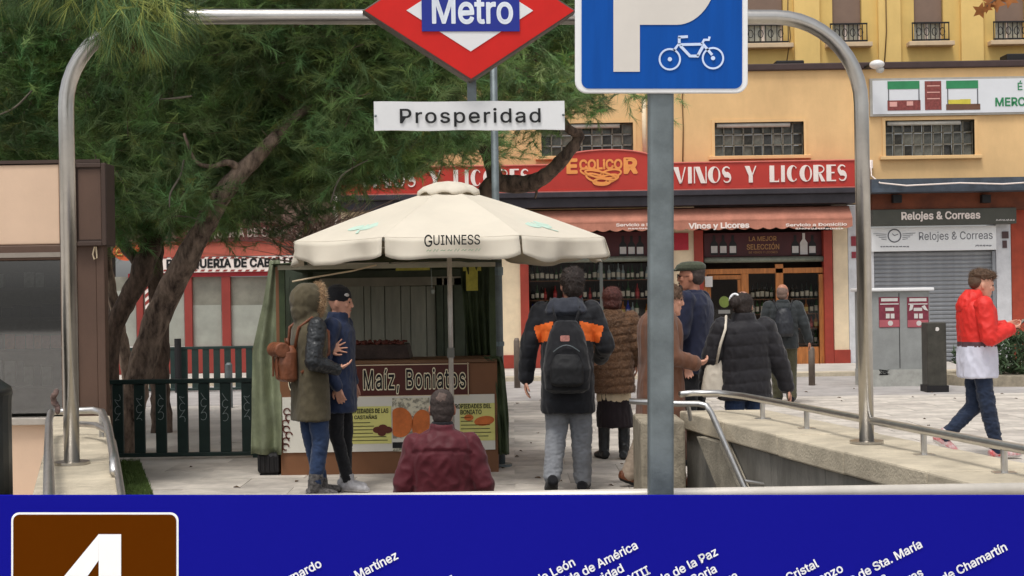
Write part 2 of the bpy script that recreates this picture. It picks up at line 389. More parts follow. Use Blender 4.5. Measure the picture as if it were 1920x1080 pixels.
p = W(1390,900,9.53); b = MB().tube([p, (inR(9.53)+.05,9.53,p.z-.03)], .012, 8); part('bracket', b, m_steel_b, hr)
# left handrails
hl = thing('stair_handrail', 'looped pale tube handrails on the left stair parapet', 'handrail', (-2.5,8,.635))
a = [W(92,1010,5.0), W(92,928,5.8), W(91,850,7.4), W(92,790,9.4), W(96,773,9.8), W(110,771,9.85), W(175,769,9.85), W(192,773,9.8), W(203,800,9.2), W(212,850,8.2), W(214,885,7.6)]
part('rail_tube', MB().tube(a, .024, 12), m_steel_b, hl, smooth=True)
a = [W(150,795,9.7), W(180,797,9.5), W(200,808,9.2), W(212,830,8.7), W(219,870,7.8), W(228,930,6.9), W(240,1010,5.8)]
part('rail_tube', MB().tube(a, .02, 12), m_steel_b, hl, smooth=True)
for px, py, d in ((92,785,9.6),(190,775,9.75),(92,880,6.8)):
    t = W(px,py,d); part('rail_post', MB().tube([(t.x,t.y,.63),(t.x,t.y,t.z)], .018, 10), m_steel_b, hl)
# back railing behind the line board
br = thing('back_railing', 'white tube railing closing the near end of the stairwell', 'railing', (1,5.2,0))
z0 = .845
part('rail_tube', MB().tube([(-1.75,5.2,z0),(2.75,5.2,z0)], .023, 14), mat('cream_rail', (214,206,194), .4, .2, bump=0), br, smooth=True)
for x in (-1.7,-.6,.35,1.5,2.7): part('rail_post', MB().tube([(x,5.2,0),(x,5.2,z0)], .02, 10), m_steel_b, br)
# ============================================================= BUILDINGS
D = 27.5
m_wallO = mat('ochre_render', (222,184,132), .9, var=.10, scale=.6, bump=.15, bscale=40, detail=10)
m_wallY = mat('yellow_render', (220,187,114), .9, var=.06, scale=1.2, bump=.15, bscale=40, detail=10)
m_wallYd = mat('yellow_pilaster', (228,194,122), .9, var=.05, scale=1.2, bump=.1)
m_cream = mat('cream_render', (226,206,174), .85, var=.07, scale=2, bump=.1)
m_wbrick = mat('white_brick_paint', (205,205,208), .8, var=.08, scale=5, bump=.3, bscale=25)
m_redp = mat('brick_red_paint', (150,56,42), .6, var=.12, scale=4, bump=.15)
m_signr = mat('red_sign_panel', (182,54,44), .45, var=.05, scale=2, bump=.03)
m_salmon = mat('salmon_awning_cloth', (180,120,100), .85, var=.1, scale=5, bump=.2)
m_darkf = mat('dark_metal_fascia', (48,44,50), .5, var=.2, scale=4, bump=.1)
m_coping2 = mat('dark_brown_coping', (66,50,48), .6, var=.15, scale=4, bump=.1)
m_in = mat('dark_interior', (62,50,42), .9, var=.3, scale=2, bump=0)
m_mar = mat('maroon_panel', (72,24,28), .5, var=.12, scale=4, bump=0)
m_blind = mat('brown_blind', (128,106,92), .7, var=.06, scale=3, bump=.05)
m_iron = mat('black_iron', (24,22,24), .6, var=.1, bump=0)
m_curt = mat('pale_curtain', (200,206,202), .8, var=.2, scale=12, bump=.1)
m_sill = mat('stone_sill', (206,182,150), .8, var=.1, bump=.1)
m_gold = mat('orange_gold_paint', (232,150,80), .5, var=.04, bump=0)
m_off = mat('sign_white', (236,222,214), .5, var=.03, bump=0)
m_wood = mat('honey_wood', (170,106,54), .5, var=.25, scale=4, bump=.15, stretch=(6,6,1))
m_shut = mat('grey_shutter_slats', (140,142,146), .5, .3, var=.12, scale=4, bump=.05)
m_glassb = mat('grimy_glass', (92,92,84), .3, var=.35, scale=14, bump=.2, detail=10)
m_rolled = mat('galvanised_roll', (120,124,112), .5, .4, var=.2, scale=20, bump=.2)
zg = .065
cloudy(m_wallO, .9, 1.03, 1.6, (1,1,.3)); cloudy(m_wallY, .88, 1.03, 1.5, (1,1,.25)); cloudy(m_wallYd, .9, 1.03, 1.5, (1,1,.25)); cloudy(m_cream, .84, 1.03, 2.5); cloudy(m_wbrick, .85, 1.03, 3); cloudy(m_shut, .85, 1.05, 1.5); cloudy(m_salmon, .8, 1.05, 2.5, (1,1,.4)); cloudy(m_darkf, .7, 1.3, 2.5)
bx0 = W(640,400,D).x; bx1 = 13.5
mk = thing('market_building', 'long ochre market building with liquor and watch shops on the ground floor', 'building', (2,D,0))
# first floor wall with three grille windows
wins = [(1015,231,1187,292),(1340,229,1507,292),(1660,225,1827,292)]
holes = [prect(*w, D) for w in wins]
zr = W(1400,134,D).z; zb = W(1400,385,D).z
wall = part('wall', wall_holes(MB(), bx0, bx1, zb, zr, D, D+.5, holes), m_wallO, mk)
part('roof', MB().box(bx0-.05, bx1, D-.08, D+2.2, zr, zr+.13), m_coping2, wall, bevel=.02)
for hx in holes:
    x0,x1,z0,z1 = hx
    w = part('window', MB().box(x0-.06,x0,D-.02,D+.25,z0,z1).box(x1,x1+.06,D-.02,D+.25,z0,z1).box(x0-.06,x1+.06,D-.02,D+.25,z1,z1+.06), m_wallO, mk)
    part('sill', MB().box(x0-.12,x1+.12,D-.1,D+.2,z0-.07,z0), m_wallO, w, bevel=.01)
    nx, nz = 9, 3; pw = (x1-x0)/nx; ph = (z1-z0)/nz
    pm = None
    for i in range(nx):
        for j in range(nz):
            if pm is None: pm = [MB().box(-pw/2+.012, pw/2-.012, -.03, .03, -ph/2+.012, ph/2-.012).mesh('pane', q_) for q_ in (m_glassb, mat('grimy_glass_reflect_pale',(124,122,110),.35,var=.3,scale=12,bump=.25), mat('grimy_glass_reflect_dark',(62,60,54),.25,var=.4,scale=12,bump=.2))]  # pale and dark panes put uneven reflections into the glass colour
            o = link('pane', random.choice(pm), w); o.location = Vector((x0+pw*(i+.5), D+.2, z0+ph*(j+.5)))-rootoff(w); o.rotation_euler = (random.uniform(-.12,.12),0,random.uniform(-.12,.12))
    gb = MB()
    for i in range(nx+1): gb.box(x0+pw*i-.012, x0+pw*i+.012, D+.1, D+.16, z0, z1)
    for j in range(nz+1): gb.box(x0, x1, D+.1, D+.16, z0+ph*j-.01, z0+ph*j+.01)
    part('grille', gb, mat('old_grille', (118,112,98), .6, .2, var=.3, scale=20), w)
    part('rolled_blind', MB().tube([(x0+.05,D+.06,z1-.05),(x1-.25,D+.06,z1-.05)], .045, 10), mat('blind_white',(190,186,176)), w, smooth=True)
# drain joint lines
part('drainpipe', MB().tube([W(1207,182,D-.06), W(1209,300,D-.06)], .045, 10), m_cream, mk, smooth=True)
part('drainpipe', MB().tube([W(1609,140,D-.06), W(1613,330,D-.06)], .04, 10), m_cream, mk, smooth=True)
# upper storeys, set back
D2 = D+1.4
uw = [(1397,-80,1468,84),(1560,-80,1615,82),(1713,-80,1768,80),(1865,-80,1922,78),(1250,-80,1305,84),(1098,-80,1153,86),(945,-80,1000,86)]
uh = [prect(*w, D2) for w in uw]
part('wall', wall_holes(MB(), bx0, bx1, zr-.3, zr+6, D2, D2+.4, uh), m_wallY, mk, label='yellow upper wall')
for px in (1492,1650,1805,1960,1335,1180):
    part('pilaster', MB().pb(px-4, -200, px+38 if px != 1492 else px+44, 126, D2-.1, D2+.01), m_wallYd, mk, bevel=.01)
for (x0,x1,z0,z1) in uh:
    w = part('window', MB().box(x0,x1,D2+.25,D2+.32,z0,z1), m_curt, mk)
    part('blind', MB().box(x0+.01,x1-.01,D2+.08,D2+.14,z0+.42,z1), m_blind, w)
    for q_ in range(3): part('frame', MB().box(x0+(x1-x0)*(q_/2)-.025, x0+(x1-x0)*(q_/2)+.025, D2+.17, D2+.22, z0, z1), m_off, w)
    b = MB()
    b.box(x0-.08,x1+.08,D2-.14,D2-.11,z0+.36,z0+.39).box(x0-.08,x1+.08,D2-.14,D2-.11,z0+.02,z0+.05)
    for i in range(9): xx = x0-.07+(x1-x0+.14)*i/8; b.box(xx-.008,xx+.008,D2-.135,D2-.115,z0+.03,z0+.38)
    for i in range(4):
        xx = x0-.02+(x1-x0+.04)*(i+.5)/4; b.tube([(xx+.05*math.cos(t),D2-.125,z0+.2+.08*math.sin(t)) for t in np.linspace(0,2*PI,9)[:-1]], .009, 5, closed=True)
    part('balcony_rail', b, m_iron, w)
    part('sill', MB().box(x0-.16,x1+.16,D2-.22,D2+.02,z0-.09,z0), m_sill, w, bevel=.01)
# things on the roof edge
single('roof_box', MB().pb(1455,113,1508,126,D-.02,D+.3), m_iron, 'low black box on the roof edge above the barred window', 'roof box', bevel=.02)
single('roof_box', MB().pb(1888,100,1935,123,D-.02,D+.4), m_iron, 'tall black box on the roof edge above the market banner', 'roof box', bevel=.02)
t = thing('security_lamp', 'white dome lamp on the roof edge beside the arch bend', 'lamp', tuple(W(1640,125,D-.3)))
part('dome', MB().ell(W(1644,121,D-.5), (.14,.17,.085), 16, 8), m_white, t, smooth=True); part('diffuser', MB().ell(W(1650,131,D-.5), (.08,.09,.06), 12, 8), mat('lamp_diffuser',(200,200,196),.2), t, smooth=True)
part('bracket', MB().tube([W(1618,128,D+.1), W(1632,122,D-.4)], .035, 8), m_iron, t)
# liquor shop sign
o0 = W(640,357,D-.4); sx0 = W(640,330,D-.4).x; sx1 = W(1603,330,D-.4).x; sz0 = W(1300,354,D-.4).z; sz1 = W(1300,305,D-.4).z
sg = thing('shop_sign', 'long red liquor shop sign with a raised arch in the middle', 'sign', ((sx0+sx1)/2, D-.4, sz0))
ac = W(1138,300,D-.4).x; ah = W(1138,281,D-.4).z-sz1; aw = 0.95
poly = [(sx0,sz0),(sx1,sz0),(sx1,sz1),(ac+aw,sz1)]+[(ac+aw*math.cos(t), sz1+ah*math.sin(t)**.8) for t in np.linspace(.02,PI-.02,24)]+[(ac-aw,sz1),(sx0,sz1)]
yS = D-.4
part('panel', MB().prism(poly, (0,yS,0), (1,0,0), (0,0,1), (0,.3,0)), m_signr, sg, bevel=.01)
tr = MB()
for i in range(2, len(poly)-1):
    a_, b_ = poly[i], poly[i+1]; tr.tube([(a_[0],yS-.01,a_[1]),(b_[0],yS-.01,b_[1])], .016, 6)
tr.box(sx0,sx1,yS-.03,yS,sz0-.05,sz0); part('trim', tr, mat('faded_red_trim',(204,108,96)), sg)
# art-deco capitals built stroke by stroke
def squig(mb, px0, py0, px1, py1, d, seed=0):
    random.seed(seed); k = d/F; x = px0; a = W(px0,(py0+py1)/2,d); h = (py1-py0)*k/2
    while x < px1-2:
        w_ = random.uniform(2.5,6); pts = [W(min(x+w_*i/4,px1),(py0+py1)/2+(py1-py0)*.32*(-1)**i*random.uniform(.4,1),d) for i in range(5)]
        mb.strip([(p.x,p.z) for p in pts], .016, (0,d,0), (1,0,0), (0,0,1), (0,-.001,0)); x += w_+1.8
    return mb
def arc(cx, cy, rx, ry, a0, a1, n=18): return [(cx+rx*math.cos(R(a0+(a1-a0)*i/n)), cy+ry*math.sin(R(a0+(a1-a0)*i/n))) for i in range(n+1)]
def deco(mb, ch, x, z, h, w, y, th=.02):
    o = (x,y,z); ax = (w,0,0); ay = (0,0,h); tv = (0,th,0)
    P = lambda p: mb.prism(p, o, ax, ay, tv)
    T = lambda p, ws: mb.strip(p, ws, o, ax, ay, tv)
    if ch == 'V': P([(0,1),(.42,1),(.66,.0),(.5,0)]); P([(.58,0),(.66,0),(1,1),(.9,1)])
    elif ch == 'I': P([(.15,0),(.85,0),(.85,1),(.15,1)])
    elif ch == 'N': P([(0,0),(.08,0),(.08,1),(0,1)]); P([(.08,1),(.46,1),(.92,0),(.54,0)]); P([(.92,0),(1,0),(1,1),(.92,1)])
    elif ch in 'OC':
        a0, a1 = (0,360) if ch == 'O' else (42,318)
        n = 26; oo = arc(.5,.5,.5,.5,a0,a1,n); ii = arc(.62,.5,.24,.44,a0,a1,n)
        for i in range(n): P([oo[i],oo[i+1],ii[i+1],ii[i]])
    elif ch == 'S':
        p = arc(.5,.74,.34,.22,30,200,10)+arc(.5,.27,.36,.23,130,-150,14)[1:]
        k = len(p); T(p, [.07+.26*math.exp(-((i/(k-1)-.5)/.2)**2) for i in range(k)])
    elif ch == 'Y': P([(0,1),(.42,1),(.68,.42),(.34,.42)]); P([(.34,0),(.68,0),(.68,.42),(.34,.42)]); P([(.6,.45),(.68,.42),(1,1),(.9,1)])
    elif ch == 'L': P([(0,0),(.5,0),(.5,1),(0,1)]); P([(.5,0),(1,0),(1,.22),(.94,.08),(.5,.08)])
    elif ch == 'R': P([(0,0),(.42,0),(.42,1),(0,1)]); T([(.42,.96)]+arc(.5,.74,.4,.22,80,-80,8)+[(.42,.52)], .08); P([(.42,.5),(.62,.5),(1,0),(.66,0)])
    elif ch == 'E': P([(0,0),(.5,0),(.5,1),(0,1)]); P([(.5,.92),(1,.92),(1,1),(.5,1)]); P([(.5,.48),(.85,.48),(.85,.56),(.5,.56)]); P([(.5,0),(1,0),(1,.08),(.5,.08)])
WD = {'V':.92,'I':.38,'N':.92,'O':.9,'C':.82,'S':.72,'Y':.85,'L':.68,'R':.85,'E':.68,' ':.75}
def decoword(txt, px0, px1, pt, pb):
    xa = W(px0,(pt+pb)/2,yS).x; xb = W(px1,(pt+pb)/2,yS).x; z = W((px0+px1)/2,pb,yS).z; h = W((px0+px1)/2,pt,yS).z-z
    tot = sum(WD[c] for c in txt)+.1*(len(txt)-1); u = (xb-xa)/tot; x = xa
    for c in txt:
        if c != ' ': mb = MB(); deco(mb, c, x, z, h, WD[c]*u, yS-.022); part('letter', mb, m_off, sg)
        x += (WD[c]+.1)*u
decoword('VINOS Y LICORES', 1262, 1588, 311, 342)
decoword('VINOS Y LICORES', 672, 994, 319, 350)
b = MB(); yl = yS-.012
def pl(px, py, d=yS-.012): p = W(px, py, d); return p
def fitw(mb, body, px0, py0, px1, py1, d, bold=0., depth=None, space=1., shear=0.):
    x0,x1,z0,z1 = prect(px0,py0,px1,py1,d); return write(mb, body, x0, z0, x1, z1, (0,d,0), (1,0,0), (0,0,1), bold=bold, depth=depth, space=space, shear=shear)
fitw(b, 'E', 1062, 297, 1083, 326, yl, .05); fitw(b, 'COLiCO', 1086, 298, 1167, 318, yl, .04); fitw(b, 'R', 1169, 295, 1196, 326, yl, .05)
part('lettering', b, m_gold, sg)
b = MB(); c0 = W(1128,328,yl)
for (cx,cz,rx,rz,rot) in ((-.18,.05,.22,.07,-12),(.17,.02,.2,.075,10),(-.1,-.06,.2,.07,-18),(.1,-.08,.22,.07,14),(0,-.13,.16,.06,0),(-.02,.0,.3,.06,-14)):
    pts = []
    for t in np.linspace(0,2*PI,25)[:-1]:
        x_, z_ = rx*math.cos(t), rz*math.sin(t); r_ = R(rot); pts.append((c0.x+cx+x_*math.cos(r_)-z_*math.sin(r_), c0.z+cz+x_*math.sin(r_)+z_*math.cos(r_)))
    b.strip(pts, .035, (0,yl,0), (1,0,0), (0,0,1), (0,.008,0), closed=True); yl -= .003
part('emblem', b, m_gold, sg)
# dark fascia under the sign, awning
x0 = W(900,370,D-.6).x; x1 = sx1
sgf = part('fascia', MB().box(bx0, x1, D-.6, D, W(1300,366,D-.6).z, W(1300,356,D-.6).z).box(bx0, x1, D-.5, D, W(1300,385,D-.5).z, W(1300,366,D-.5).z-.004), m_darkf, mk, bevel=.01)
aw_ = thing('shop_awning', 'folded salmon awning with scalloped valance over the liquor shop', 'awning', (W(1300,400,D-.45).x, D-.45, W(1300,433,D-.45).z))
ya = D-.55
xa0, xa1 = W(975,400,ya).x, W(1598,400,ya).x
za, zb2, zc = W(1300,387,ya).z, W(1300,414,ya).z, W(1300,432,ya).z
b = MB(); n = 60
for k, (y_, z_) in enumerate(((D-.15,za),(ya+.12,za-.05),(ya,zb2))):
    pass
prof = [(D-.12,za+.0),(D-.3,za-.03),(ya+.03,zb2+.05),(ya,zb2)]
for i in range(len(prof)-1):
    (y1_,z1_),(y2_,z2_) = prof[i],prof[i+1]; b.add([(xa0,y2_,z2_),(xa1,y2_,z2_),(xa1,y1_,z1_),(xa0,y1_,z1_)], [(0,1,2,3)])
b.box(xa0,xa1,ya-.01,ya+.03,zb2-.015,zb2+.015)
part('canopy_cloth', b, m_salmon, aw_)
b = MB(); nn = 26; seg = 8
for i in range(nn*seg):
    u0 = i/(nn*seg); u1 = (i+1)/(nn*seg)
    f_ = lambda u: zc+.035-.035*abs(math.sin(PI*u*nn))
    b.add([(xa0+(xa1-xa0)*u0,ya-.012,f_(u0)),(xa0+(xa1-xa0)*u1,ya-.012,f_(u1)),(xa0+(xa1-xa0)*u1,ya-.006,zb2-.01),(xa0+(xa1-xa0)*u0,ya-.006,zb2-.01)], [(0,1,2,3)])
val = part('valance', b, m_salmon, aw_)
b = MB(); fitw(b,'Vinos y Licores',1291,417,1405,431,ya-.02,.04); fitw(b,'Servicio a Domicilio',1473,418,1588,424,ya-.02,.03); 
fitw(b,'Servicio a Domicilio',1155,418,1262,424,ya-.02,.03); squig(b,1492,426,1580,431,ya-.02,5); squig(b,1178,426,1240,431,ya-.02,6); part('lettering', b, m_off, val)
# ------------------------------ ground floor piers
gf = lambda a, b_, c, d, y0=D, y1=D+.5: MB().pb(a, b_, c, d, y0, y1)
def pier(px0, px1, m, base=True, top=385):
    x0_,x1_,_,zt = prect(px0,top,px1,600,D); p = part('pier', MB().box(x0_,x1_,D,D+.5,-.05,zt), m, mk, bevel=.006)
    if base: part('pier_base', MB().box(x0_-.015,x1_+.015,D-.04,D+.48,-.05,.32), m_redp, p, bevel=.006)
pier(640, 938.5, m_cream); pier(939, 976, m_cream); pier(1262, 1303, m_cream); pier(1562, 1590, m_cream); pier(1590.6, 1634, m_wbrick, False); pier(1868, 1896, m_wbrick, False, 420); pier(1896.6, 1990, mat('terracotta_pier',(160,66,44),.7,var=.15,scale=4), False)
pier(1990.6, 2300, m_cream)
part('soffit', MB().pb(1636,358,2000,394,D-.25,D+.3), mat('rust_brown',(112,58,34),.7,var=.3,scale=3), mk)
can = part('canopy', MB().pb(1634,333,2000,352,D-.7,D).pb(1634,350,2000,358,D-.75,D), mat('slate_flashing',(66,74,84),.6,var=.3,scale=4,bump=.2), mk)
for px in (1683,1850): part('floodlight', MB().pb(px-8,365,px+8,380,D-.4,D-.26), m_iron, mk)
# ------------------------------ liquor shop display window (left) and door bay (right)
def bottle_mesh(body, label_m, h, r):
    b = MB(); pr = [(0,.0),(.001,r),(h*.55,r),(h*.68,r*.55),(h*.75,r*.34),(h*.97,r*.32),(h,.0)]
    n = 7
    for k in range(len(pr)-1):
        b.cur = 1 if k == 1 else 0
        z0_,r0 = pr[k]; z1_,r1 = pr[k+1]
        if k == 1:
            zz = [(z0_, r0, 0), (h*.15, r0, 1), (h*.45, r0, 0), (z1_, r0, None)]
            for q_ in range(3):
                b.cur = zz[q_][2]; za_, zb_ = zz[q_][0], zz[q_+1][0]
                vs = [(math.cos(2*PI*j/n)*r0, math.sin(2*PI*j/n)*r0, z) for z in (za_, zb_) for j in range(n)]
                b.add(vs, [(j,(j+1)%n,n+(j+1)%n,n+j) for j in range(n)])
            continue
        b.cur = 0
        vs = [(math.cos(2*PI*j/n)*max(rr,.001), math.sin(2*PI*j/n)*max(rr,.001), z) for z, rr in ((z0_,r0),(z1_,r1)) for j in range(n)]
        b.add(vs, [(j,(j+1)%n,n+(j+1)%n,n+j) for j in range(n)])
    return b.mesh('bottle', [body, label_m], smooth=True)
lab = mat('paper_label',(206,196,176),.7,bump=0)
BT = [bottle_mesh(mat('dark_glass',(22,26,20),.15,bump=0), lab, .30, .038),
      bottle_mesh(mat('green_glass',(44,70,38),.15,bump=0), lab, .31, .038),
      bottle_mesh(mat('red_liquor',(140,34,34),.2,bump=0), mat('red_label',(180,60,60),.6,bump=0), .28, .04),
      bottle_mesh(mat('clear_spirit',(150,160,158),.15,bump=0), lab, .29, .036),
      bottle_mesh(mat('amber_liquor',(150,90,36),.15,bump=0), mat('yellow_label',(200,170,90),.6,bump=0), .27, .042),
      bottle_mesh(mat('blue_glass',(40,52,140),.15,bump=0), mat('blue_label',(120,130,190),.6,bump=0), .28, .04)]
def bottles(xa, xb, z, y, kinds, label, group, step=.092, skip=.08):
    x = xa
    while x < xb:
        if random.random() > skip:
            k = random.choice(kinds); o = link('bottle', BT[k]); o.location = (x+random.uniform(-.008,.008), y+random.uniform(-.02,.02), z); o.rotation_euler = (0,0,random.uniform(0,6)); s_ = random.uniform(.8,1.12); o.scale = (s_,s_,s_)
            tag(o, label, 'bottle', group)
        x += step
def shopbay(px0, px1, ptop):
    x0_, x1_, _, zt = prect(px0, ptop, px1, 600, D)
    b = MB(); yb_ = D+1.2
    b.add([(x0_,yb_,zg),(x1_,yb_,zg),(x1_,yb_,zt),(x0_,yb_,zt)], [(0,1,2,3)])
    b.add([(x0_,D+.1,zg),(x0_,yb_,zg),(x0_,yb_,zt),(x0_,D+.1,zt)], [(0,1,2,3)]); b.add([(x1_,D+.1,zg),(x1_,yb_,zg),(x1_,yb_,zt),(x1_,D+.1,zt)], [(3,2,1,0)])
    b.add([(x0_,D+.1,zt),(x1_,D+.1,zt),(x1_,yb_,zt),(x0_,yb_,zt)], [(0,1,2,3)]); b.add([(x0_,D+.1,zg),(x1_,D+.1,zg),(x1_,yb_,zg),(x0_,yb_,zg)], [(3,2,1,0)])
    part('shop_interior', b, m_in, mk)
    return x0_, x1_, zt
def shelf_mesh(xa, xb, z, y): return MB().box(xa, xb, y-.14, y+.14, z-.02, z)
# display window
dw = thing('display_window', 'liquor shop display window behind the walkers', 'shop window', (W(1100,600,D).x, D, zg))
X0, X1, ZT = shopbay(976, 1262, 385)
part('jamb', MB().pb(976,432,992,697,D-.05,D+.15), m_redp, dw); part('jamb', MB().pb(1252,432,1262,697,D-.05,D+.15), m_redp, dw)
part('header_panel', MB().pb(992,436,1252,484,D+.12,D+.16), m_mar, dw)
part('shutter_roll', MB().tube([W(992,489,D+.02), W(1252,484,D+.02)], .055, 12), m_rolled, dw, smooth=True)
part('base_panel', MB().pb(992,640,1252,700,D-.02,D+.1), m_redp, dw)
for px in (1128,): part('mullion', MB().pb(px-3,492,px+3,640,D+.02,D+.08), mat('grey_alu',(110,112,108),.4,.6), dw)
for n_, py in enumerate((525, 561, 594, 620)):
    z = W(1100,py,D+.4).z; xa, xb = W(994,py,D+.4).x, W(1250,py,D+.4).x
    part('shelf', shelf_mesh(xa, xb, z, D+.4), mat('shelf_wood',(110,70,44)), dw)
    kinds = ((0,0,1,3),(0,0,2,0,1),(4,4,1,3,5),(4,0,5,1))[n_]
    if n_ == 1: bottles(xa+.05, xa+.25, z, D+.36, (0,1), 'dark bottle on the display window shelves', 'bottles on the display window shelves'); bottles(xa+.3,xa+.8,z,D+.36,(2,),'red bottle among dark ones in the display window','red bottles in the display window'); xs_ = xa+.88
    else: xs_ = xa+.05
    bottles(xs_, xb-.05, z, D+.36, kinds, '%s on the %s shelf of the display window' % (('dark wine bottle','dark bottle','mixed bottle','amber or blue bottle')[n_], ('top','second','third','lowest')[n_]), 'bottles on the display window shelves')
# poster bottles in the header (flat print)
def printed_bottle(mb, mb2, px, py0, py1, d, w=7):
    a = prect(px-w, py0, px+w, py1, d); cx = (a[0]+a[1])/2; hw = (a[1]-a[0])/2; h = a[3]-a[2]; z = a[2]
    mb.add([(cx+x*hw,d,z+y*h) for x,y in ((-1,0),(1,0),(1,.55),(.35,.72),(.35,1),(-.35,1),(-.35,.72),(-1,.55))], [tuple(range(8))])
    mb2.add([(cx-hw*.85,d-.003,z+h*.1),(cx+hw*.85,d-.003,z+h*.1),(cx+hw*.85,d-.003,z+h*.45),(cx-hw*.85,d-.003,z+h*.45)], [(0,1,2,3)])
m_pl = mat('print_white',(205,200,196),.6,bump=0); m_pd = mat('print_dark',(20,16,18),.5,bump=0)
b, b2 = MB(), MB()
for px in (1168,1184,1200,1032): printed_bottle(b, b2, px, 442, 480, D+.115)
part('poster_bottles', b, m_pd, dw); part('poster_labels', b2, m_pl, dw)
# red poster on the pier
t = single('pier_poster', MB().pb(1264,437,1291,469,D-.03,D-.005), mat('crimson_poster',(170,36,52),.6,var=.15,scale=12,bump=0), 'crimson poster on the cream pier beside the grey sign pole', 'poster')
t = single('wall_notice', MB().pb(1596,443,1606,461,D-.02,D-.003), mat('crimson_notice',(140,50,60),.6,bump=0), 'small maroon notice on the white pier, upper of the pair', 'notice')
t = single('wall_notice', MB().pb(1597,472,1605,484,D-.02,D-.003), MATS['crimson_notice'], 'tiny maroon notice on the white pier, lower of the pair', 'notice')
# door bay
db = thing('shop_door_front', 'wooden liquor shop door front with three glazed bays of bottles', 'shop front', (W(1430,600,D).x, D, zg))
X0, X1, ZT = shopbay(1303, 1562, 385)
part('jamb', MB().pb(1303,432,1320,694,D-.05,D+.15), m_redp, db); part('jamb', MB().pb(1546,432,1562,690,D-.05,D+.15), m_redp, db)
hp = part('header_panel', MB().pb(1320,436,1546,480,D+.12,D+.16), m_mar, db)
b = MB(); dd = D+.112; fitw(b,'LA MEJOR',1404,443,1456,452,dd,.02); fitw(b,'SELECCIÓN',1400,455,1461,468,dd,.02); fitw(b,'DE VINOS Y LICORES',1404,471,1458,475,dd)
part('lettering', b, mat('dull_gold',(168,124,78),.6,bump=0), hp)
b, b2 = MB(), MB()
for px in (1339,1356,1374,1491,1523): printed_bottle(b, b2, px, 441, 478, D+.11)
part('poster_bottles', b, m_pd, hp)
printed_bottle(b2, b2, 1507, 437, 477, D+.108); part('poster_labels', b2, m_pl, hp)
part('shutter_roll', MB().tube([W(1320,488,D+.02), W(1546,485,D+.02)], .055, 12), m_rolled, db, smooth=True)
def wpiece(nm, a, b_, c, d, y0=D+.05, y1=D+.15): return part(nm, MB().pb(a,b_,c,d,y0,y1), m_wood, db, bevel=.008)
wpiece('door_frame',1320,503,1546,513); wpiece('door_frame',1320,513.5,1327,690); wpiece('door_frame',1536,513.5,1546,688)
dl = part('door', MB().pb(1327.5,516,1390,524,D+.07,D+.13).pb(1327.5,524.5,1334,688,D+.07,D+.13).pb(1384,524.5,1390,688,D+.07,D+.13).pb(1334.5,660,1383.5,688,D+.07,D+.13), m_wood, db)
part('door_handle', MB().tube([W(1381,590,D-.02),W(1381,620,D-.02)], .015, 8), m_steel, dl)
wpiece('mullion',1391,513.5,1405,690); wpiece('mullion',1455,495,1470,690)
wpiece('base_board',1405.5,660,1454.5,690); wpiece('base_board',1470.5,650,1535.5,688)
m_wbk = mat('shelf_back',(74,50,40),.8)
for n_, py in enumerate((560, 588, 616, 645)):
    for (a, c, nm) in ((1406,1454,'middle'),(1471,1535,'right')):
        z = W(1450,py,D+.4).z; xa, xb = W(a,py,D+.4).x, W(c,py,D+.4).x
        part('shelf', shelf_mesh(xa, xb, z, D+.4), MATS['shelf_wood'], db)
        kinds = ((0,0,0,1),(0,1,3,4),(2,4,3,1),(1,3,3,4))[n_]
        bottles(xa+.05, xb-.03, z, D+.36, kinds, '%s bottle on the %s shelf of the %s door bay' % (('dark wine','pale labelled','mixed','green')[n_], ('top','second','third','lowest')[n_], nm), 'bottles in the %s bay of the door front' % nm)
t = single('door_notice', MB().pb(1322,518,1336,538,D+.02,D+.04), m_pl, 'small white paper notice on the shop door frame', 'notice')
t = single('door_sticker', MB().prism([(math.cos(a)*.1,math.sin(a)*.11) for a in np.linspace(0,2*PI,20)[:-1]], tuple(W(1358,566,D+.06)), (1,0,0), (0,0,1), (0,-.004,0)), mat('lime_print',(188,206,110),.6,bump=0), 'round lime green sticker on the shop door', 'sticker')
t = single('door_sticker', MB().pb(1347,581,1369,588,D+.055,D+.06), m_pl, 'white strip sticker below the lime green one', 'sticker')
for (a,b_,c,d) in ((1334.5,524.5,1383.5,660),(1405.5,513.5,1454.5,660),(1470.5,513.5,1535.5,650),(994,496,1250,640)):
    pass
# ------------------------------ watch shop
ws = thing('watch_shop_front', 'closed watch shop front with grey roller shutter and white sign', 'shop front', (W(1750,600,D).x, D, zg))
f1 = part('fascia', MB().pb(1636,391,1906,421,D-.3,D+.2), mat('dark_sage_fascia',(74,74,66),.5,var=.1,bump=.05), ws, bevel=.01)
b = fitw(MB(),'Relojes & Correas',1690,396,1838,415,D-.315,.03,depth=(0,.02,0)); part('lettering', b, m_off, f1)
b = squig(MB(),1868,410,1902,415,D-.315,1); part('lettering', b, m_pl, f1)
f2 = part('sign_board', MB().pb(1634,425,1868,470,D-.12,D+.1), m_white, ws, bevel=.005)
m_grey = mat('grey_print',(92,92,98),.6,bump=0)
b = fitw(MB(),'Relojes & Correas',1723,434,1861,453,D-.124,0); squig(b,1829,458,1862,463,D-.124,2); squig(b,1651,461,1704,464,D-.124,3); part('lettering', b, m_grey, f2)
c = W(1677,442,D-.124); b = MB(); b.strip([(.12*math.cos(t),.12*math.sin(t)) for t in np.linspace(0,2*PI,29)[:-1]], .022, c, (1,0,0), (0,0,1), (0,-.003,0), closed=True)
b.strip([(0,0),(.07,.03)], .012, c, (1,0,0), (0,0,1), (0,-.003,0)); b.strip([(0,0),(-.04,.04)], .012, c, (1,0,0), (0,0,1), (0,-.003,0))
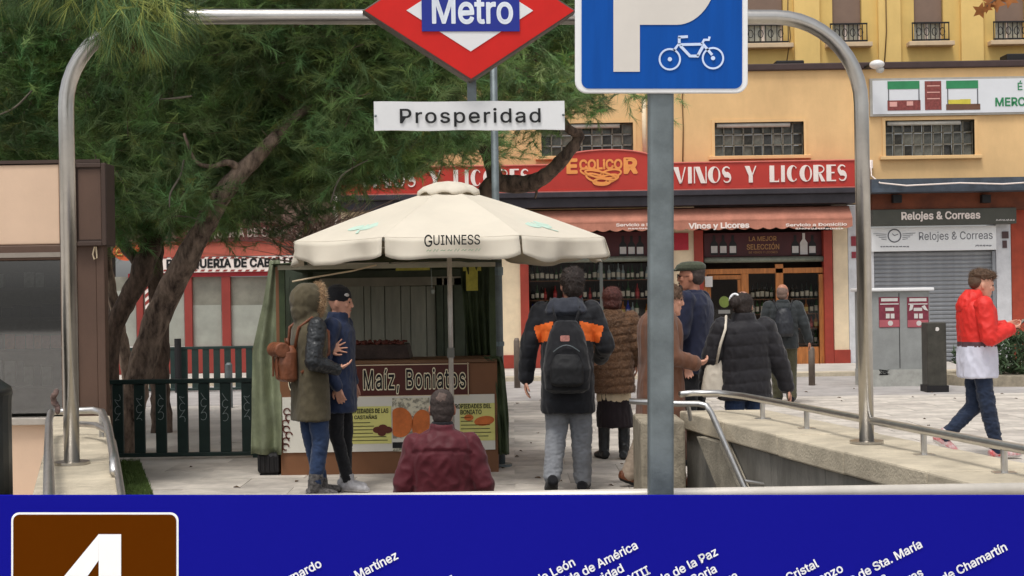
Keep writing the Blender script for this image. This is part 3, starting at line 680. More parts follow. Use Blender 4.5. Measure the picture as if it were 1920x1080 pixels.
for s_ in (-1,1):
    for i in range(4): b.strip([(s_*.15,.03-.035*i),(s_*(.40-.05*i),.045-.035*i)], .009, c, (1,0,0), (0,0,1), (0,-.003,0))
part('clock_emblem', b, m_grey, f2)
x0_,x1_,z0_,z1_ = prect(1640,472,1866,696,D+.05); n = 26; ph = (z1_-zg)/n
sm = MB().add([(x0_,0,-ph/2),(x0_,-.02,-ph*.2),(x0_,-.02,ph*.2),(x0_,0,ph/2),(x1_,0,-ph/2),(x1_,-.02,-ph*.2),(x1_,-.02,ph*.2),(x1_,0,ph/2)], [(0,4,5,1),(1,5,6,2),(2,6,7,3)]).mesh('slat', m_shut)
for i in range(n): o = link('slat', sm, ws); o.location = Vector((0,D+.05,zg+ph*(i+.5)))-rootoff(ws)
part('back_plate', MB().box(x0_,x1_,D+.055,D+.1,0,z1_+.1), mat('shutter_back_grey',(90,92,96)), ws)  # plain mid-grey plate behind the slats
part('guide_rail', MB().pb(1634,471,1640,697,D-.03,D+.1), m_wbrick, ws); part('guide_rail', MB().pb(1862,471,1868,694,D-.03,D+.1), m_shut, ws)
t = single('wall_notice', MB().pb(1879,434,1891,447,D-.02,D-.003), mat('brown_notice',(80,60,60),.6,bump=0), 'small brown plate on the grey frame right of the watch shop sign', 'notice')
t = single('wall_notice', MB().pb(1880,451,1888,465,D-.02,D-.003), MATS['brown_notice'], 'small lower plate on the grey frame right of the watch shop sign', 'notice')
# ------------------------------ market banner
bn = thing('market_banner', 'white market banner with drawn stalls on the ochre wall', 'banner', tuple(W(1780,215,D-.08)))
part('frame', MB().pb(1631,143,2180,214,D-.06,D-.005), mat('banner_frame',(170,166,158),.5,.3), bn)
bd = D-.075
part('canvas', MB().pb(1636,147,2176,210,bd,D-.062), mat('banner_white',(216,218,222),.6,var=.03,scale=2,bump=.2,bscale=3), bn)
def prints(rects, m, name='print', d=bd-.006):
    for r_ in rects: x0,x1,z0,z1 = prect(*r_, d); part(name, MB().add([(x0,d,z0),(x1,d,z0),(x1,d,z1),(x0,d,z1)], [(0,1,2,3)]), m, bn)
prints([(1664,152,1724,167),(1774,151,1834,166)], mat('print_green',(48,130,84),.6,bump=0), 'stall_awning_print')
prints([(1664,188,1726,207),(1734,152,1765,206)], mat('print_maroon',(128,64,60),.6,var=.3,scale=20,bump=0), 'stall_crate_print')
prints([(1774,195,1838,206)], mat('print_brown',(104,72,56),.6,bump=0), 'stall_counter_print')
prints([(1668,191,1682,200,),(1700,190,1712,198),(1738,160,1762,162),(1738,172,1762,174),(1738,184,1762,186)], mat('print_pink',(214,160,150),.6,bump=0), 'stall_goods_print', bd-.009)
prints([(1778,187,1800,195),(1800,186,1820,195)], mat('print_yellow',(204,190,70),.6,bump=0), 'stall_fruit_print', bd-.009)
prints([(1665,167,1667,190),(1722,167,1724,190),(1776,166,1778,196),(1832,166,1834,196)], m_grey, 'stall_post_print')
b = fitw(MB(),'MERCADO',1866,182,1966,199,bd-.006,.03); fitw(b,'É',1908,151,1917,169,bd-.006,.015); part('lettering', b, MATS['print_green'], bn)
# cables under the banner
b = MB(); pts = [W(1632,300,D-.15),W(1634,330,D-.15),W(1650,343,D-.75),W(1700,348,D-.8),W(1800,343,D-.8),W(1880,345,D-.8),W(1990,338,D-.8)]
single('wall_cable', b.tube(pts, .014, 6), m_off, 'thin pale cable sagging along the canopy above the watch shop', 'cable', smooth=True)
single('junction_box', MB().pb(1629,300,1637,316,D-.1,D-.003), m_off, 'small white junction box on the ochre wall under the banner', 'junction box', bevel=.01)
for (pts_, lab_) in (([(1478,-60),(1477,20),(1482,70),(1474,122)],'thin dark cable hanging down the yellow upper wall by the first pilaster'),([(1660,-60),(1662,60),(1658,122)],'thin dark cable on the yellow wall between two balconies')):
    single('wall_cable', MB().tube([W(p[0],p[1],D2-.12) for p in pts_], .012, 5), mat('old_cable',(110,86,52),.8), lab_, 'cable', smooth=True)
single('wall_cable', MB().tube([W(p[0],p[1],D-.03) for p in ((1280,303),(1281,240),(1279,182),(1283,150),(1280,136))], .012, 5), MATS['old_cable'], 'thin cable climbing the ochre wall right of the grey sign pole', 'cable', smooth=True)
# ============================================================= BARBER SHOP BUILDING (left)
m_bred = mat('barber_red_paint',(140,54,46),.55,var=.1,scale=3,bump=.05)
m_bwall = mat('brown_brick_upper',(120,96,86),.9,var=.35,scale=6,bump=.4,bscale=20)
m_bglass = mat('frosted_glass',(158,160,150),.25,var=.15,scale=1.5,bump=0)
m_bglass2 = mat('dim_glass',(134,132,120),.2,var=.3,scale=1.2,bump=0)
bb = thing('barber_building', 'brown building with a red framed barber shop at street level', 'building', (W(400,600,D).x, D, 0))
bxl = -14.0; bxr = bx0-.01
part('wall', MB().box(bxl,bxr,D,D+.5,W(400,470,D).z,9.5), m_bwall, bb)
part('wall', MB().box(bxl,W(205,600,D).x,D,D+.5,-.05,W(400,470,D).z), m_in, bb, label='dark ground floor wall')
fa = part('upper_fascia', MB().pb(330,418,640,452,D-.1,D), mat('dark_maroon_fascia',(92,44,42),.7,var=.3,scale=5), bb)
b = fitw(MB(),'PELUQUERIA DE CABALLEROS',352,427,598,446,D-.12,.02,depth=(0,.02,0)); part('lettering', b, mat('dull_letters',(168,150,140),.7,bump=0), fa)
part('header', MB().pb(225,452,640,480,D-.06,D+.2), mat('faded_header_red',(168,84,68),.7,var=.2,scale=2,stretch=(1,1,4)), bb)
sb = part('sign_board', MB().pb(303,481,640,509,D-.1,D+.1), m_off, bb)
b = fitw(MB(),'PELUQUERIA DE CABALLEROS',312,484,592,503,D-.108,.045); part('lettering', b, m_black, sb)
for i in range(24):
    for py in (481.5, 505.5): x0,x1,z0,z1 = prect(305+i*14,py,312+i*14,py+3.4,D-.106); part('check', MB().add([(x0,D-.106,z0),(x1,D-.106,z0),(x1+.03,D-.106,z1),(x0+.03,D-.106,z1)], [(0,1,2,3)]), m_bred, sb)
part('sill_band', MB().pb(240,510,640,518,D-.05,D+.1), mat('dark_red_band',(150,40,46)), bb)
for a, c in ((256,268),(346,360),(416,432),(508,520),(600,612)): part('frame_post', MB().pb(a,518.5,c,650,D-.04,D+.1), m_bred, bb)
for k_, (a, c) in enumerate(((205,255.5),(268.5,345.5),(360.5,415.5),(432.5,507.5),(520.5,599.5),(612.5,640))):
    w_ = part('window', MB().pb(a,519,c,650,D+.06,D+.08), m_bglass2 if k_ != 1 else m_bglass, bb)
    part('frosted_film', MB().pb(a+.3,572 if k_ > 1 else 545,c-.3,650,D+.052,D+.057), m_bglass, w_)
part('stall_riser', MB().pb(205,650,640,704,D-.02,D+.2), m_bred, bb)
# striped barber post
bp_ = thing('barber_post', 'red and white striped post beside the barber shop window', 'post', tuple(W(277,690,D-.15)))
xx = W(280,600,D-.15).x; 
part('shaft', MB().box(xx-.06,xx+.06,D-.2,D-.1,zg,W(277,512,D-.15).z), m_off, bp_)
b = MB(); z = zg+.05
while z < W(277,512,D-.15).z-.16: b.add([(xx-.06,D-.204,z),(xx+.06,D-.204,z+.1),(xx+.06,D-.204,z+.17),(xx-.06,D-.204,z+.07)], [(0,1,2,3)]); z += .14
part('stripes', b, m_bred, bp_)
t = thing('round_shop_sign', 'orange and yellow round shop sign seen beyond the pine trunks', 'sign', tuple(W(238,488,D-.2)))
part('panel', MB().prism([(.26*math.cos(a),.17*math.sin(a)) for a in np.linspace(0,2*PI,24)[:-1]], tuple(W(237,472,D-.2)), (1,0,0), (0,0,1), (0,.05,0)), mat('orange_sign',(206,92,48),.5,bump=0), t)
b = MB()
for cx in (-.12,0,.12): b.strip([(cx+.07*math.cos(a),.06*math.sin(a)) for a in np.linspace(0,2*PI,17)[:-1]], .025, tuple(W(237,472,D-.215)), (1,0,0), (0,0,1), (0,.004,0), closed=True)
part('swirl_print', b, mat('sign_yellow',(236,190,100),.5,bump=0), t)
single('thin_post', MB().tube([W(630,420,24),(W(630,420,24).x,24,0)], .035, 8).tube([W(629,362,24),W(630,420,24)],.035,8), m_off, 'thin white post standing behind the left side of the parasol', 'post', smooth=True)
# ============================================================= GLASS PANES OF THE LIQUOR SHOP
gm = bpy.data.materials.new('shop_glass'); gm.use_nodes = True; n_ = gm.node_tree; n_.nodes.clear()
g1 = n_.nodes.new('ShaderNodeBsdfTransparent'); g2 = n_.nodes.new('ShaderNodeBsdfGlossy'); g2.inputs['Roughness'].default_value = .03
fr = n_.nodes.new('ShaderNodeFresnel'); fr.inputs[0].default_value = 1.45; mx = n_.nodes.new('ShaderNodeMixShader'); go = n_.nodes.new('ShaderNodeOutputMaterial')
g1.inputs[0].default_value = (.92,.93,.92,1)
n_.links.new(fr.outputs[0], mx.inputs[0]); n_.links.new(g1.outputs[0], mx.inputs[1]); n_.links.new(g2.outputs[0], mx.inputs[2]); n_.links.new(mx.outputs[0], go.inputs[0])
gmk = gm.copy(); gmk.name = 'kiosk_glass'
for q_ in gmk.node_tree.nodes:
    if q_.type == 'BSDF_TRANSPARENT': q_.inputs[0].default_value = (.6,.62,.6,1)
    if q_.type == 'FRESNEL': q_.inputs[0].default_value = 2.7
def pane(a, b_, c, d, par, y=D+.045):
    x0,x1,z0,z1 = prect(a,b_,c,d,y); part('pane', MB().add([(x0,y,z0),(x1,y,z0),(x1,y,z1),(x0,y,z1)], [(0,1,2,3)]), gm, par)
pane(992,494,1125,640,dw); pane(1131,494,1252,640,dw); pane(1334,524,1384,660,db); pane(1405,513,1455,660,db); pane(1470,513,1536,650,db)
# ============================================================= METRO ARCH
yL, yR = 8.23, 8.65
pl_ = W(135,870,yL); pr_ = W(1625,830,yR); zt = W(900,31,8.43).z
arch = thing('metro_arch', 'stainless tube arch over the metro stairs carrying the station sign', 'arch', ((pl_.x+pr_.x)/2, 8.44, .635))
ux = Vector((pr_.x-pl_.x, yR-yL, 0)); L = ux.length; ux.normalize(); b0 = Vector((pl_.x,yL,0)); rr = .52
pts = [b0+Vector((0,0,.64)), b0+Vector((0,0,zt-rr))]
for a in np.linspace(0,PI/2,12)[1:]: pts.append(b0+ux*(rr-rr*math.cos(a))+Vector((0,0,zt-rr+rr*math.sin(a))))
for a in np.linspace(0,PI/2,12): pts.append(b0+ux*(L-rr+rr*math.sin(a))+Vector((0,0,zt-rr+rr*math.cos(a))))
pts.append(b0+ux*L+Vector((0,0,.64)))
part('arch_tube', MB().tube(pts, .044, 20), m_steel, arch, smooth=True)
for p in (pts[0], pts[-1]):
    part('base_flange', MB().tube([(p.x,p.y,.635),(p.x,p.y,.65)], .1, 20), m_steel, arch)
# diamond
dm = W(880,24,8.35); uy = Vector((ux.y, -ux.x, 0))          # toward the camera
sgn = thing('metro_sign', 'red diamond metro sign with blue name bar hanging from the arch', 'sign', tuple(dm))
m_mred = mat('metro_red',(204,34,28),.45,var=.05,bump=0,spec=.25); m_mblue = mat('metro_blue',(24,42,140),.5,var=.04,bump=0)
k = 8.35/F
def dia(hw, hh, y, th, mb=None): return (mb or MB()).prism([(-hw,0),(0,-hh),(hw,0),(0,hh)], dm+uy*y, ux, Vector((0,0,1)), -uy*th)
HW, HH = 196*k, 128*k
part('frame', dia(HW+.012,HH+.01,.06,.14), mat('sign_edge_metal',(96,84,78),.5,.4), sgn, bevel=.004)
part('red_panel', dia(HW-.004,HH-.004,.065,.005), m_mred, sgn)
part('white_rhombus', dia(118*k,76*k,.069,.004), m_white, sgn)
part('name_bar', MB().prism([(-90*k,-39*k),(92*k,-39*k),(92*k,42*k),(-90*k,42*k)], dm+uy*.074, ux, Vector((0,0,1)), -uy*.005), m_mblue, sgn)
b = write(MB(),'Metro',-71*k,-26*k,80*k,28*k, dm+uy*.0755, ux, (0,0,1), .022); part('lettering', b, mat('sign_letters',(222,228,238),.4,bump=0), sgn)
part('stem', MB().box(W(876,165,8.4).x, W(893,165,8.4).x, 8.38, 8.43, W(884,192,8.4).z, W(884,148,8.4).z), m_galv, sgn)
ps = thing('station_name_sign', 'white station name sign reading Prosperidad under the metro diamond', 'sign', tuple(W(881,244,8.4)))
c = W(881,217,8.36); k = 8.36/F
pb_ = MB(); nx = 24
for i in range(nx+1):                       # slightly buckled sheet metal
    x = (-179+358*i/nx)*k; wv = .0015*math.sin(i*.9)+.0006*math.sin(i*2.1)
    for z in (-27*k, 27*k): 
        zz = z+(.0022*math.sin(i*.7) if z < 0 else .0016*math.sin(i*.5+1))
        for t in (0,.02): pb_.v.append(tuple(c+ux*x+uy*(wv-t)+Vector((0,0,zz))))
for i in range(nx):
    o_ = i*4; pb_.f += [(o_,o_+4,o_+6,o_+2),(o_+1,o_+3,o_+7,o_+5),(o_+2,o_+6,o_+7,o_+3),(o_,o_+1,o_+5,o_+4)]; pb_.mi += [0]*4
pb_.f += [(0,2,3,1),(nx*4,nx*4+1,nx*4+3,nx*4+2)]; pb_.mi += [0,0]
part('plate', pb_, m_white, ps)
b = write(MB(),'Prosperidad',-131*k,-21*k,133*k,14*k, c+uy*.009, ux, (0,0,1), .012, 1.12); part('lettering', b, m_black, ps)
for s_ in (-176,176): part('bolt', MB().ell(c+ux*(s_*k)+uy*.012, (.008,.008,.008), 6, 4), m_galv, ps)
# ============================================================= CYCLE PARKING SIGN
dP = 5.0; kP = dP/F
base = W(1250,1200,dP)
pk = bpy.data.objects.new('parking_sign', None); COL.objects.link(pk); pk.location = W(1238,178,dP); pk.rotation_euler = (0, ROLL, 0); OFF[pk.name] = Vector((0,0,0))
tag(pk, 'blue cycle parking sign on a thick grey galvanised pole', 'sign')
X = lambda px: (px-1238)*kP
Z = lambda py: (178-py)*kP
def rrect(x0, y0, x1, y1, r, n=6):
    p = []
    for cx, cy, a in ((x1-r,y1-r,0),(x0+r,y1-r,90),(x0+r,y0+r,180),(x1-r,y0+r,270)): p += [(cx+r*math.cos(R(a+90*i/n)), cy+r*math.sin(R(a+90*i/n))) for i in range(n+1)]
    return p
EX, EZ = Vector((1,0,0)), Vector((0,0,1))
def plate(x0,y0,x1,y1,r,yf,th): return MB().prism(rrect(x0*kP,y0*kP,x1*kP,y1*kP,r*kP), (0,yf,0), EX, EZ, (0,th,0))
part('sign_plate', plate(-161,0,160,440,22,-.05,.02), m_white, pk, bevel=.004)
m_pblue = mat('sign_blue',(6,74,156),.5,var=.07,scale=6,bump=0,spec=.15,stretch=(6,1,.5))
part('blue_field', plate(-149,8,149,432,14,-.053,.004), m_pblue, pk)
m_refl = mat('reflective_white',(206,200,192),.5,var=.03,bump=0)
b = MB(); yy = -.0555
def fp(poly, y=yy): b.add([((p[0]-1238)*kP, y, (178-p[1])*kP) for p in poly], [tuple(range(len(poly)))])
fp([(1148,139),(1197,139),(1197,-200),(1148,-200)])
oo = [(1265,52)]+[(1265+(93)*math.cos(R(a))*1.0, -70+122*math.sin(R(a))) for a in np.linspace(90,-90,30)]
oo = [(1265+76*math.cos(R(a)), -50+102*math.sin(R(a))) for a in np.linspace(90,-90,30)]
ii = [(1258+40*math.cos(R(a)), -50+52*math.sin(R(a))) for a in np.linspace(90,-90,30)]
fp([(1196.9,52),(1265,52),(1258,2),(1196.9,2)]); fp([(1197.2,-102),(1258,-102),(1265,-152),(1197.2,-152)])
for i in range(29): fp([oo[i],oo[i+1],ii[i+1],ii[i]])
part('letter_p', b, m_refl, pk)
b = MB(); wl = mat('bike_print',(196,212,240),.5,bump=0)
T = lambda p, w, cl=False: b.strip([((q[0]-1238)*kP,(178-q[1])*kP) for q in p], w*kP, (0,-.0555,0), EX, EZ, (0,-.0015,0), closed=cl)
for cx, cy in ((1252.5,116),(1332.5,114)):
    T([(cx+19*math.cos(a), cy+19*math.sin(a)) for a in np.linspace(0,2*PI,29)[:-1]], 3.4, True)
    b.prism([((cx-1238+4*math.cos(a))*kP,(178-cy+4*math.sin(a))*kP) for a in np.linspace(0,2*PI,13)[:-1]], (0,-.0575,0), EX, EZ, (0,-.0012,0))
for p, w in (([(1260,100),(1268,89),(1313,88)],5),([(1272,91),(1290,110),(1306,110)],5.5),([(1304,110),(1314,92)],5.5),([(1314,88),(1331,108)],5),([(1270,88),(1270,75)],5),([(1268,75),(1286,74)],5),([(1312,88),(1316,80),(1325,80),(1326,74)],4.5)): T(p, w)
part('bicycle_print', b, wl, pk)
H0 = base.z
zb_ = -(W(1238,178,dP).z)/1.0
part('pole', MB().tube([(.004,.012,zb_-.0),(.004,.012,.9)], .0435, 4, sx=1).v and MB().prism(rrect(-.041,-.04,.045,.04,.012,3), (0,.012,zb_), EX, Vector((0,1,0)), (0,0,-zb_+.78)), m_galv, pk)
for z_ in (.06,.5): part('clamp', MB().box(-.06,.064,-.03,.058,z_,z_+.035), m_galv, pk, bevel=.004)
# ============================================================= METRO LINE BOARD
dB = 4.75; kB = dB/F
lb = bpy.data.objects.new('line_board', None); COL.objects.link(lb); lb.location = W(960,930,dB); lb.rotation_euler = (0,ROLL,0); OFF[lb.name] = Vector((0,0,0))
tag(lb, 'dark blue metro line 4 board with white slanted station names', 'sign')
m_lb = mat('line_board_blue',(24,24,142),.9,var=.01,scale=2,bump=0,spec=.0); m_lw = mat('line_board_white',(250,250,250),.6,var=.01,bump=0,spec=.1); m_lbr = mat('line_board_brown',(90,44,4),.9,var=.01,bump=0,spec=.0)
part('panel', MB().box(-1040*kB,1040*kB,0,.03,-420*kB,0), m_lb, lb)
bx = lambda px: (px-960)*kB
bz = lambda py: (930-py)*kB
def bplate(x0,y0,x1,y1,r,y,m,nm):
    b = MB(); b.add([(x*kB,y,z*kB) for x,z in rrect(x0-960,930-y1,x1-960,930-y0,r)], [tuple(range(28))]); return part(nm, b, m, lb)
bplate(21.5,960.5,335,1276,15,-.002,m_lw,'badge_border'); bplate(25.5,964.5,331,1272,12,-.004,m_lbr,'badge_field')
b = MB(); fb = lambda poly: b.add([(bx(p[0]),-.006,bz(p[1])) for p in poly], [tuple(range(len(poly)))])
fb([(188,1001),(228,1001),(228,1160),(186,1160),(186,1050)]); 
b = MB(); fb([(186,1001),(228,1001),(228,1158),(186,1158)]); fb([(186,1001),(185.8,1050),(130,1130),(130,1158),(88,1158),(88,1120)]); fb([(88,1125),(256,1125),(256,1160),(88,1160)]); fb([(186,1160.2),(228,1160.2),(228,1215),(186,1215)])
part('digit_four', b, m_lw, lb)
ang = R(27)
for txt, ex, ey in (('San Bernardo',609,1053),('Bilbao',680,1130),('Alonso Martínez',752,1038),('Serrano',800,1140),('Velázquez',856,1078),('Goya',920,1120),('Lista',975,1110),('Diego de León',1083,1049),('Avenida de América',1201,1019),('Prosperidad',1174,1060),('Alfonso XIII',1224,1066),('Avenida de la Paz',1351,1031),('Arturo Soria',1349,1063),('Esperanza',1388,1074),('Mar de Cristal',1540,1053),('San Lorenzo',1586,1062),('Parque de Sta. María',1733,1015),('Hortaleza',1668,1078),('Manoteras',1736,1070),('Pinar de Chamartín',1893,1022)):
    v_, f_, sz_ = glyphs(txt, .02, 1.0); 
    hh = 24.5/.95 if any(ch in txt for ch in 'qzgyp') else 24.5
    sc = 31.0; w_ = sz_[0]*sc*1.0; ax_ = Vector((math.cos(ang),0,math.sin(ang))); ay_ = Vector((-math.sin(ang),0,math.cos(ang)))
    e_ = Vector((bx(ex-4),-.004,bz(ey+9)))
    pts_h = sz_[1]*sc
    desc = 0.22*sc*.9 if any(ch in txt for ch in 'qgyjp') else 0
    o_ = e_-ax_*(w_*kB)-ay_*(desc*kB)
    bb_ = MB(); write(bb_, txt, 0, 0, w_*kB, pts_h*kB, o_, ax_, ay_, .02)
    me_ = bb_.mesh('lettering', m_lw); 
    part('lettering', me_, None, lb)
for x_ in (-.9*1040*kB, 0, .9*1040*kB): part('support_leg', MB().box(x_-.03,x_+.03,.031,.08,-(W(960,930,dB).z)+.03*0, -.02), m_galv, lb)
# ============================================================= LEFT KIOSK
m_kb = mat('kiosk_brown',(88,66,54),.6,var=.1,scale=3,bump=.1); m_kbd = mat('kiosk_brown_dark',(66,50,42),.6,var=.1,bump=.1)
m_beige = mat('kiosk_beige',(214,184,158),.75,var=.05,scale=2,bump=.08)
dk = 11.55; dkb = 13.6
xr = W(198,600,dk).x
ks = thing('news_kiosk', 'closed brown kiosk with beige fascia at the left edge', 'kiosk', (-4.6,dk,0))
zt_ = W(170,306,dk).z
xa = W(150,600,dk).x; xg = W(116,600,dk).x
part('corner_panel', MB().box(W(146,600,dk).x, W(182,600,dk).x, dk, dk+.08, 0, W(170,461,dk).z), m_kb, ks, bevel=.004)
part('corner_post', MB().box(W(182.6,600,dk).x, xr, dk-.01, dk+.09, 0, W(170,461,dk).z), m_kb, ks, bevel=.006)
x0,x1,z0,z1 = prect(137,306,200,461,dk-.05)
sb_ = part('sign_box', MB().box(x0,x1,dk-.05,dk+.2,z0,z1), m_kbd, ks, bevel=.01)
part('sign_panel', MB().box(x0+.045,x1-.045,dk-.053,dk-.046,z0+.05,z1-.05), m_kb, sb_)
for (a,b_,c,d) in ((x0,x0+.035,z0,z1),(x1-.035,x1,z0,z1),(x0+.036,x1-.036,z0,z0+.035),(x0+.036,x1-.036,z1-.035,z1)): part('sign_frame', MB().box(a,b_,dk-.075,dk-.051,c,d), m_kbd, sb_, bevel=.005)
part('fascia', MB().box(-7.5,W(112,380,dk).x,dk,dk+.1,W(50,459,dk).z,W(50,309,dk).z), m_beige, ks, bevel=.01)
part('fascia_edge', MB().prism([(-7.5,dk-.015),(xr-.02,dk-.015),(xr*dkb/dk-.25,dkb),(-7.5,dkb)],(0,0,zt_+.003),(1,0,0),(0,1,0),(0,0,.027)), m_kbd, ks)
part('rail_band', MB().box(-7.5,W(136,480,dk).x,dk-.03,dk+.1,W(50,488,dk).z,W(50,460,dk).z), m_kb, ks, bevel=.01)
part('vent_strip', MB().box(-7.5,W(136,480,dk).x,dk-.045,dk-.031,W(50,483,dk).z,W(50,474,dk).z), mat('pale_alu',(150,140,130),.4,.4), ks)
part('mullion', MB().box(W(116,600,dk).x,W(145,600,dk).x,dk-.02,dk+.09,W(130,790,dk).z,W(130,306,dk).z), m_kb, ks)
m_kg = mat('kiosk_window_glass',(70,72,72),.06,var=.3,scale=3,bump=0,spec=.9)
wg = part('window_pane', MB().add([(-7.5,dk+.05,W(50,776,dk).z),(W(115.5,600,dk).x,dk+.05,W(50,776,dk).z),(W(115.5,600,dk).x,dk+.05,W(50,489,dk).z),(-7.5,dk+.05,W(50,489,dk).z)],[(0,1,2,3)]), gmk, ks)
part('sill', MB().box(-7.5,W(136,780,dk).x,dk-.06,dk+.1,W(50,796,dk).z,W(50,783,dk).z), mat('pale_alu2',(176,168,158),.4,.4), ks, bevel=.005)
part('base_panel', MB().box(-7.5,W(145,850,dk).x,dk,dk+.1,0,W(50,797,dk).z), m_beige, ks)
part('side_wall', MB().prism([(xr-.02,dk+.1),(xr*dkb/dk-.2,dkb),(xr*dkb/dk-.3,dkb),(xr-.12,dk+.1)],(0,0,0),(1,0,0),(0,1,0),(0,0,zt_)), m_kb, ks)
part('back_wall', MB().box(-7.5,xr*dkb/dk-.31,dkb-.1,dkb,0,zt_), m_kb, ks)
b = MB(); c = W(179,472,dk-.03); b.tube([c+Vector((-.006,0,.04)),c+Vector((-.022,0,-.02)),c+Vector((-.01,0,-.06)),c+Vector((.012,0,-.05)),c+Vector((.006,0,.04))], .006, 6)
part('rope_loop', b, m_cream, ks)
# made-up magazines and shelves stand in for reflections in the kiosk window
for j, py in enumerate((540,596,655,725)): part('inner_shelf', MB().pb(-120,py,125,py+5,dk+.15,dk+.6), mat('shelf_dark',(84,80,76),.6), ks)
part('inner_back', MB().box(-7.5,xr-.25,dk+.62,dk+.66,0,zt_), mat('kiosk_inside',(120,118,108),.8,var=.4,scale=3), ks)
mgm = [mat('reflection_pale',(170,170,166),.6,var=.3,scale=14,bump=0), mat('reflection_orange',(190,96,58),.6,var=.4,scale=14,bump=0), mat('reflection_dark',(52,54,60),.6,var=.4,scale=10,bump=0), mat('reflection_pink',(196,120,120),.6,var=.3,scale=12,bump=0)]  # cover colours imitate patches reflected in the glass
random.seed(12)
for j, (py, h_) in enumerate(((540,30),(596,26),(655,30),(725,52))):
    x_ = -30
    while x_ < 108:
        w_ = random.uniform(12,20); k_ = (random.choice((2,2,0)),random.choice((2,2,0)),random.choice((1,2,0,3,2)),random.choice((0,2)))[j]
        single('reflection_card', MB().pb(x_,py-h_*random.uniform(.7,1),x_+w_,py-.5,dk+.2,dk+.22), mgm[k_], '%s magazine standing in for reflections, %s shelf inside the kiosk window' % (('pale','orange','dark','pink')[k_], ('top','second','third','lowest')[j]), 'reflection_card', group='cards standing in for kiosk window reflections'); x_ += w_+random.uniform(1,5)
# dark litter bin far left
lbm = mat('bin_dark',(40,44,44),.4,var=.15,scale=4,bump=.05)
c = W(20,850,8.0); xc = c.x-.36
t = thing('litter_bin', 'dark rounded litter bin cut by the left edge', 'bin', (xc,8.0,0))
part('body', MB().rings([(0,.33,.33,xc,8),(.05,.35,.35,xc,8),(1.0,.35,.35,xc,8),(1.05,.355,.355,xc,8)], 32), lbm, t, smooth=False)
part('lid', MB().rings([(1.051,.36,.36,xc,8),(1.09,.35,.35,xc,8),(1.15,.27,.27,xc,8),(1.18,.1,.1,xc,8)], 32), lbm, t, smooth=True)
# pinkish rag tied on the rail post
c = W(104,752,9.7); b = MB()
for i in range(7): a = i*.9; b.ell(c+Vector((.014*math.cos(a),.014*math.sin(a),-.06+.02*i)), (.02,.02,.03), 8, 6, Matrix.Rotation(a, 3, 'X'))
single('rag', b, mat('faded_rag',(110,90,84),.95,var=.5,scale=25,bump=.5), 'faded pink rag knotted on the left rail corner', 'rag', smooth=True)
# ============================================================= SLATTED FENCES
m_graf = mat('graffiti_white',(150,160,158),.7,bump=0)
def fence(dF, px_a, px_b, n, label, z1=.74, scrib=True, skipx=None, h=(.065,.70)):
    xa = W(px_a, 790, dF).x; xb = W(px_b, 790, dF).x
    t = thing('slat_fence', label, 'fence', ((xa+xb)/2, dF, 0))
    part('top_rail', MB().box(xa,xb,dF-.03,dF+.03,z1-.01,z1+.035), m_dgreen, t, bevel=.008)
    part('bottom_rail', MB().box(xa,xb,dF-.025,dF+.025,.025,.065), m_dgreen, t, bevel=.008)
    st_ = (xb-xa)/n; me = MB().box(-.052,.052,-.018,.018,h[0],h[1]+.028).mesh('slat', m_dgreen)
    for i in range(n):
        x = xa+st_*(i+.5); o = link('slat', me, t); o.location = Vector((x,dF,0))-rootoff(t); bev(o,.006)
        if scrib and i % 1 == 0:
            b = MB(); pts = []; ph = random.uniform(0,6)
            for q_ in range(26): a = q_*.75+ph; pts.append((x+.028*math.sin(a), .62-.010*q_+.02*math.cos(a*1.3)))
            b.strip(pts, .005, (0,dF-.0185,0), (1,0,0), (0,0,1), (0,-.0008,0)); part('graffiti', b, m_graf, t)
    for x in (xa+.02, xb-.02): part('foot', MB().box(x-.03,x+.03,dF-.03,dF+.03,0,.03), m_dgreen, t)
    return t
fence(13.9, 202, 484, 7, 'dark green slatted fence with scratched slats beside the turf strip')
f2_ = fence(23.3, 236, 520, 14, 'second green slatted fence farther back near the barber shop', z1=.70, scrib=False, h=(.05,.68))
c = W(335,660,23.2); single('fence_post', MB().tube([(c.x,23.15,0),(c.x,23.15,W(335,635,23.15).z)], .055, 12), m_iron, 'black round post taller than the far slatted fence', 'post')
c = W(429,690,20); single('bollard', MB().tube([(c.x,20,0),(c.x,20,W(429,684,20).z),(c.x,20,W(429,680,20).z)], [.05,.05,.03], 12), m_galv, 'short grey bollard between the two slatted fences', 'bollard')
# ============================================================= LAMP POST BESIDE THE STALL
c = W(937,860,12.9); lp = thing('lamp_post', 'slim grey lamp post rising behind the parasol', 'lamp post', (c.x,12.9,0))
x_t = W(930,130,12.9).x
part('pole', MB().tube([(c.x,12.9,0),(c.x,12.9,1.85),(c.x-.0,12.9,1.9),(c.x-.0,12.9,4.9)], [.05,.048,.034,.032], 14), m_galv, lp, smooth=True)
part('base_plate', MB().tube([(c.x,12.9,.0),(c.x,12.9,.03)], .11, 12), m_galv, lp)
for py in (505,512,645): cc = W(935,py,12.85); part('band_clamp', MB().tube([(c.x,12.9,cc.z-.02),(c.x,12.9,cc.z+.02)], .058, 14), mat('band_blue_grey',(120,134,138),.4,.5), lp)
b = MB().tube([(c.x,12.9,4.85),(c.x+.2,13.1,5.0),(c.x+.6,13.0,5.02)], .03, 10); part('arm', b, m_galv, lp); part('lamp_head', MB().ell((c.x+.8,13.0,5.0), (.28,.12,.07), 14, 8), m_galv, lp, smooth=True)
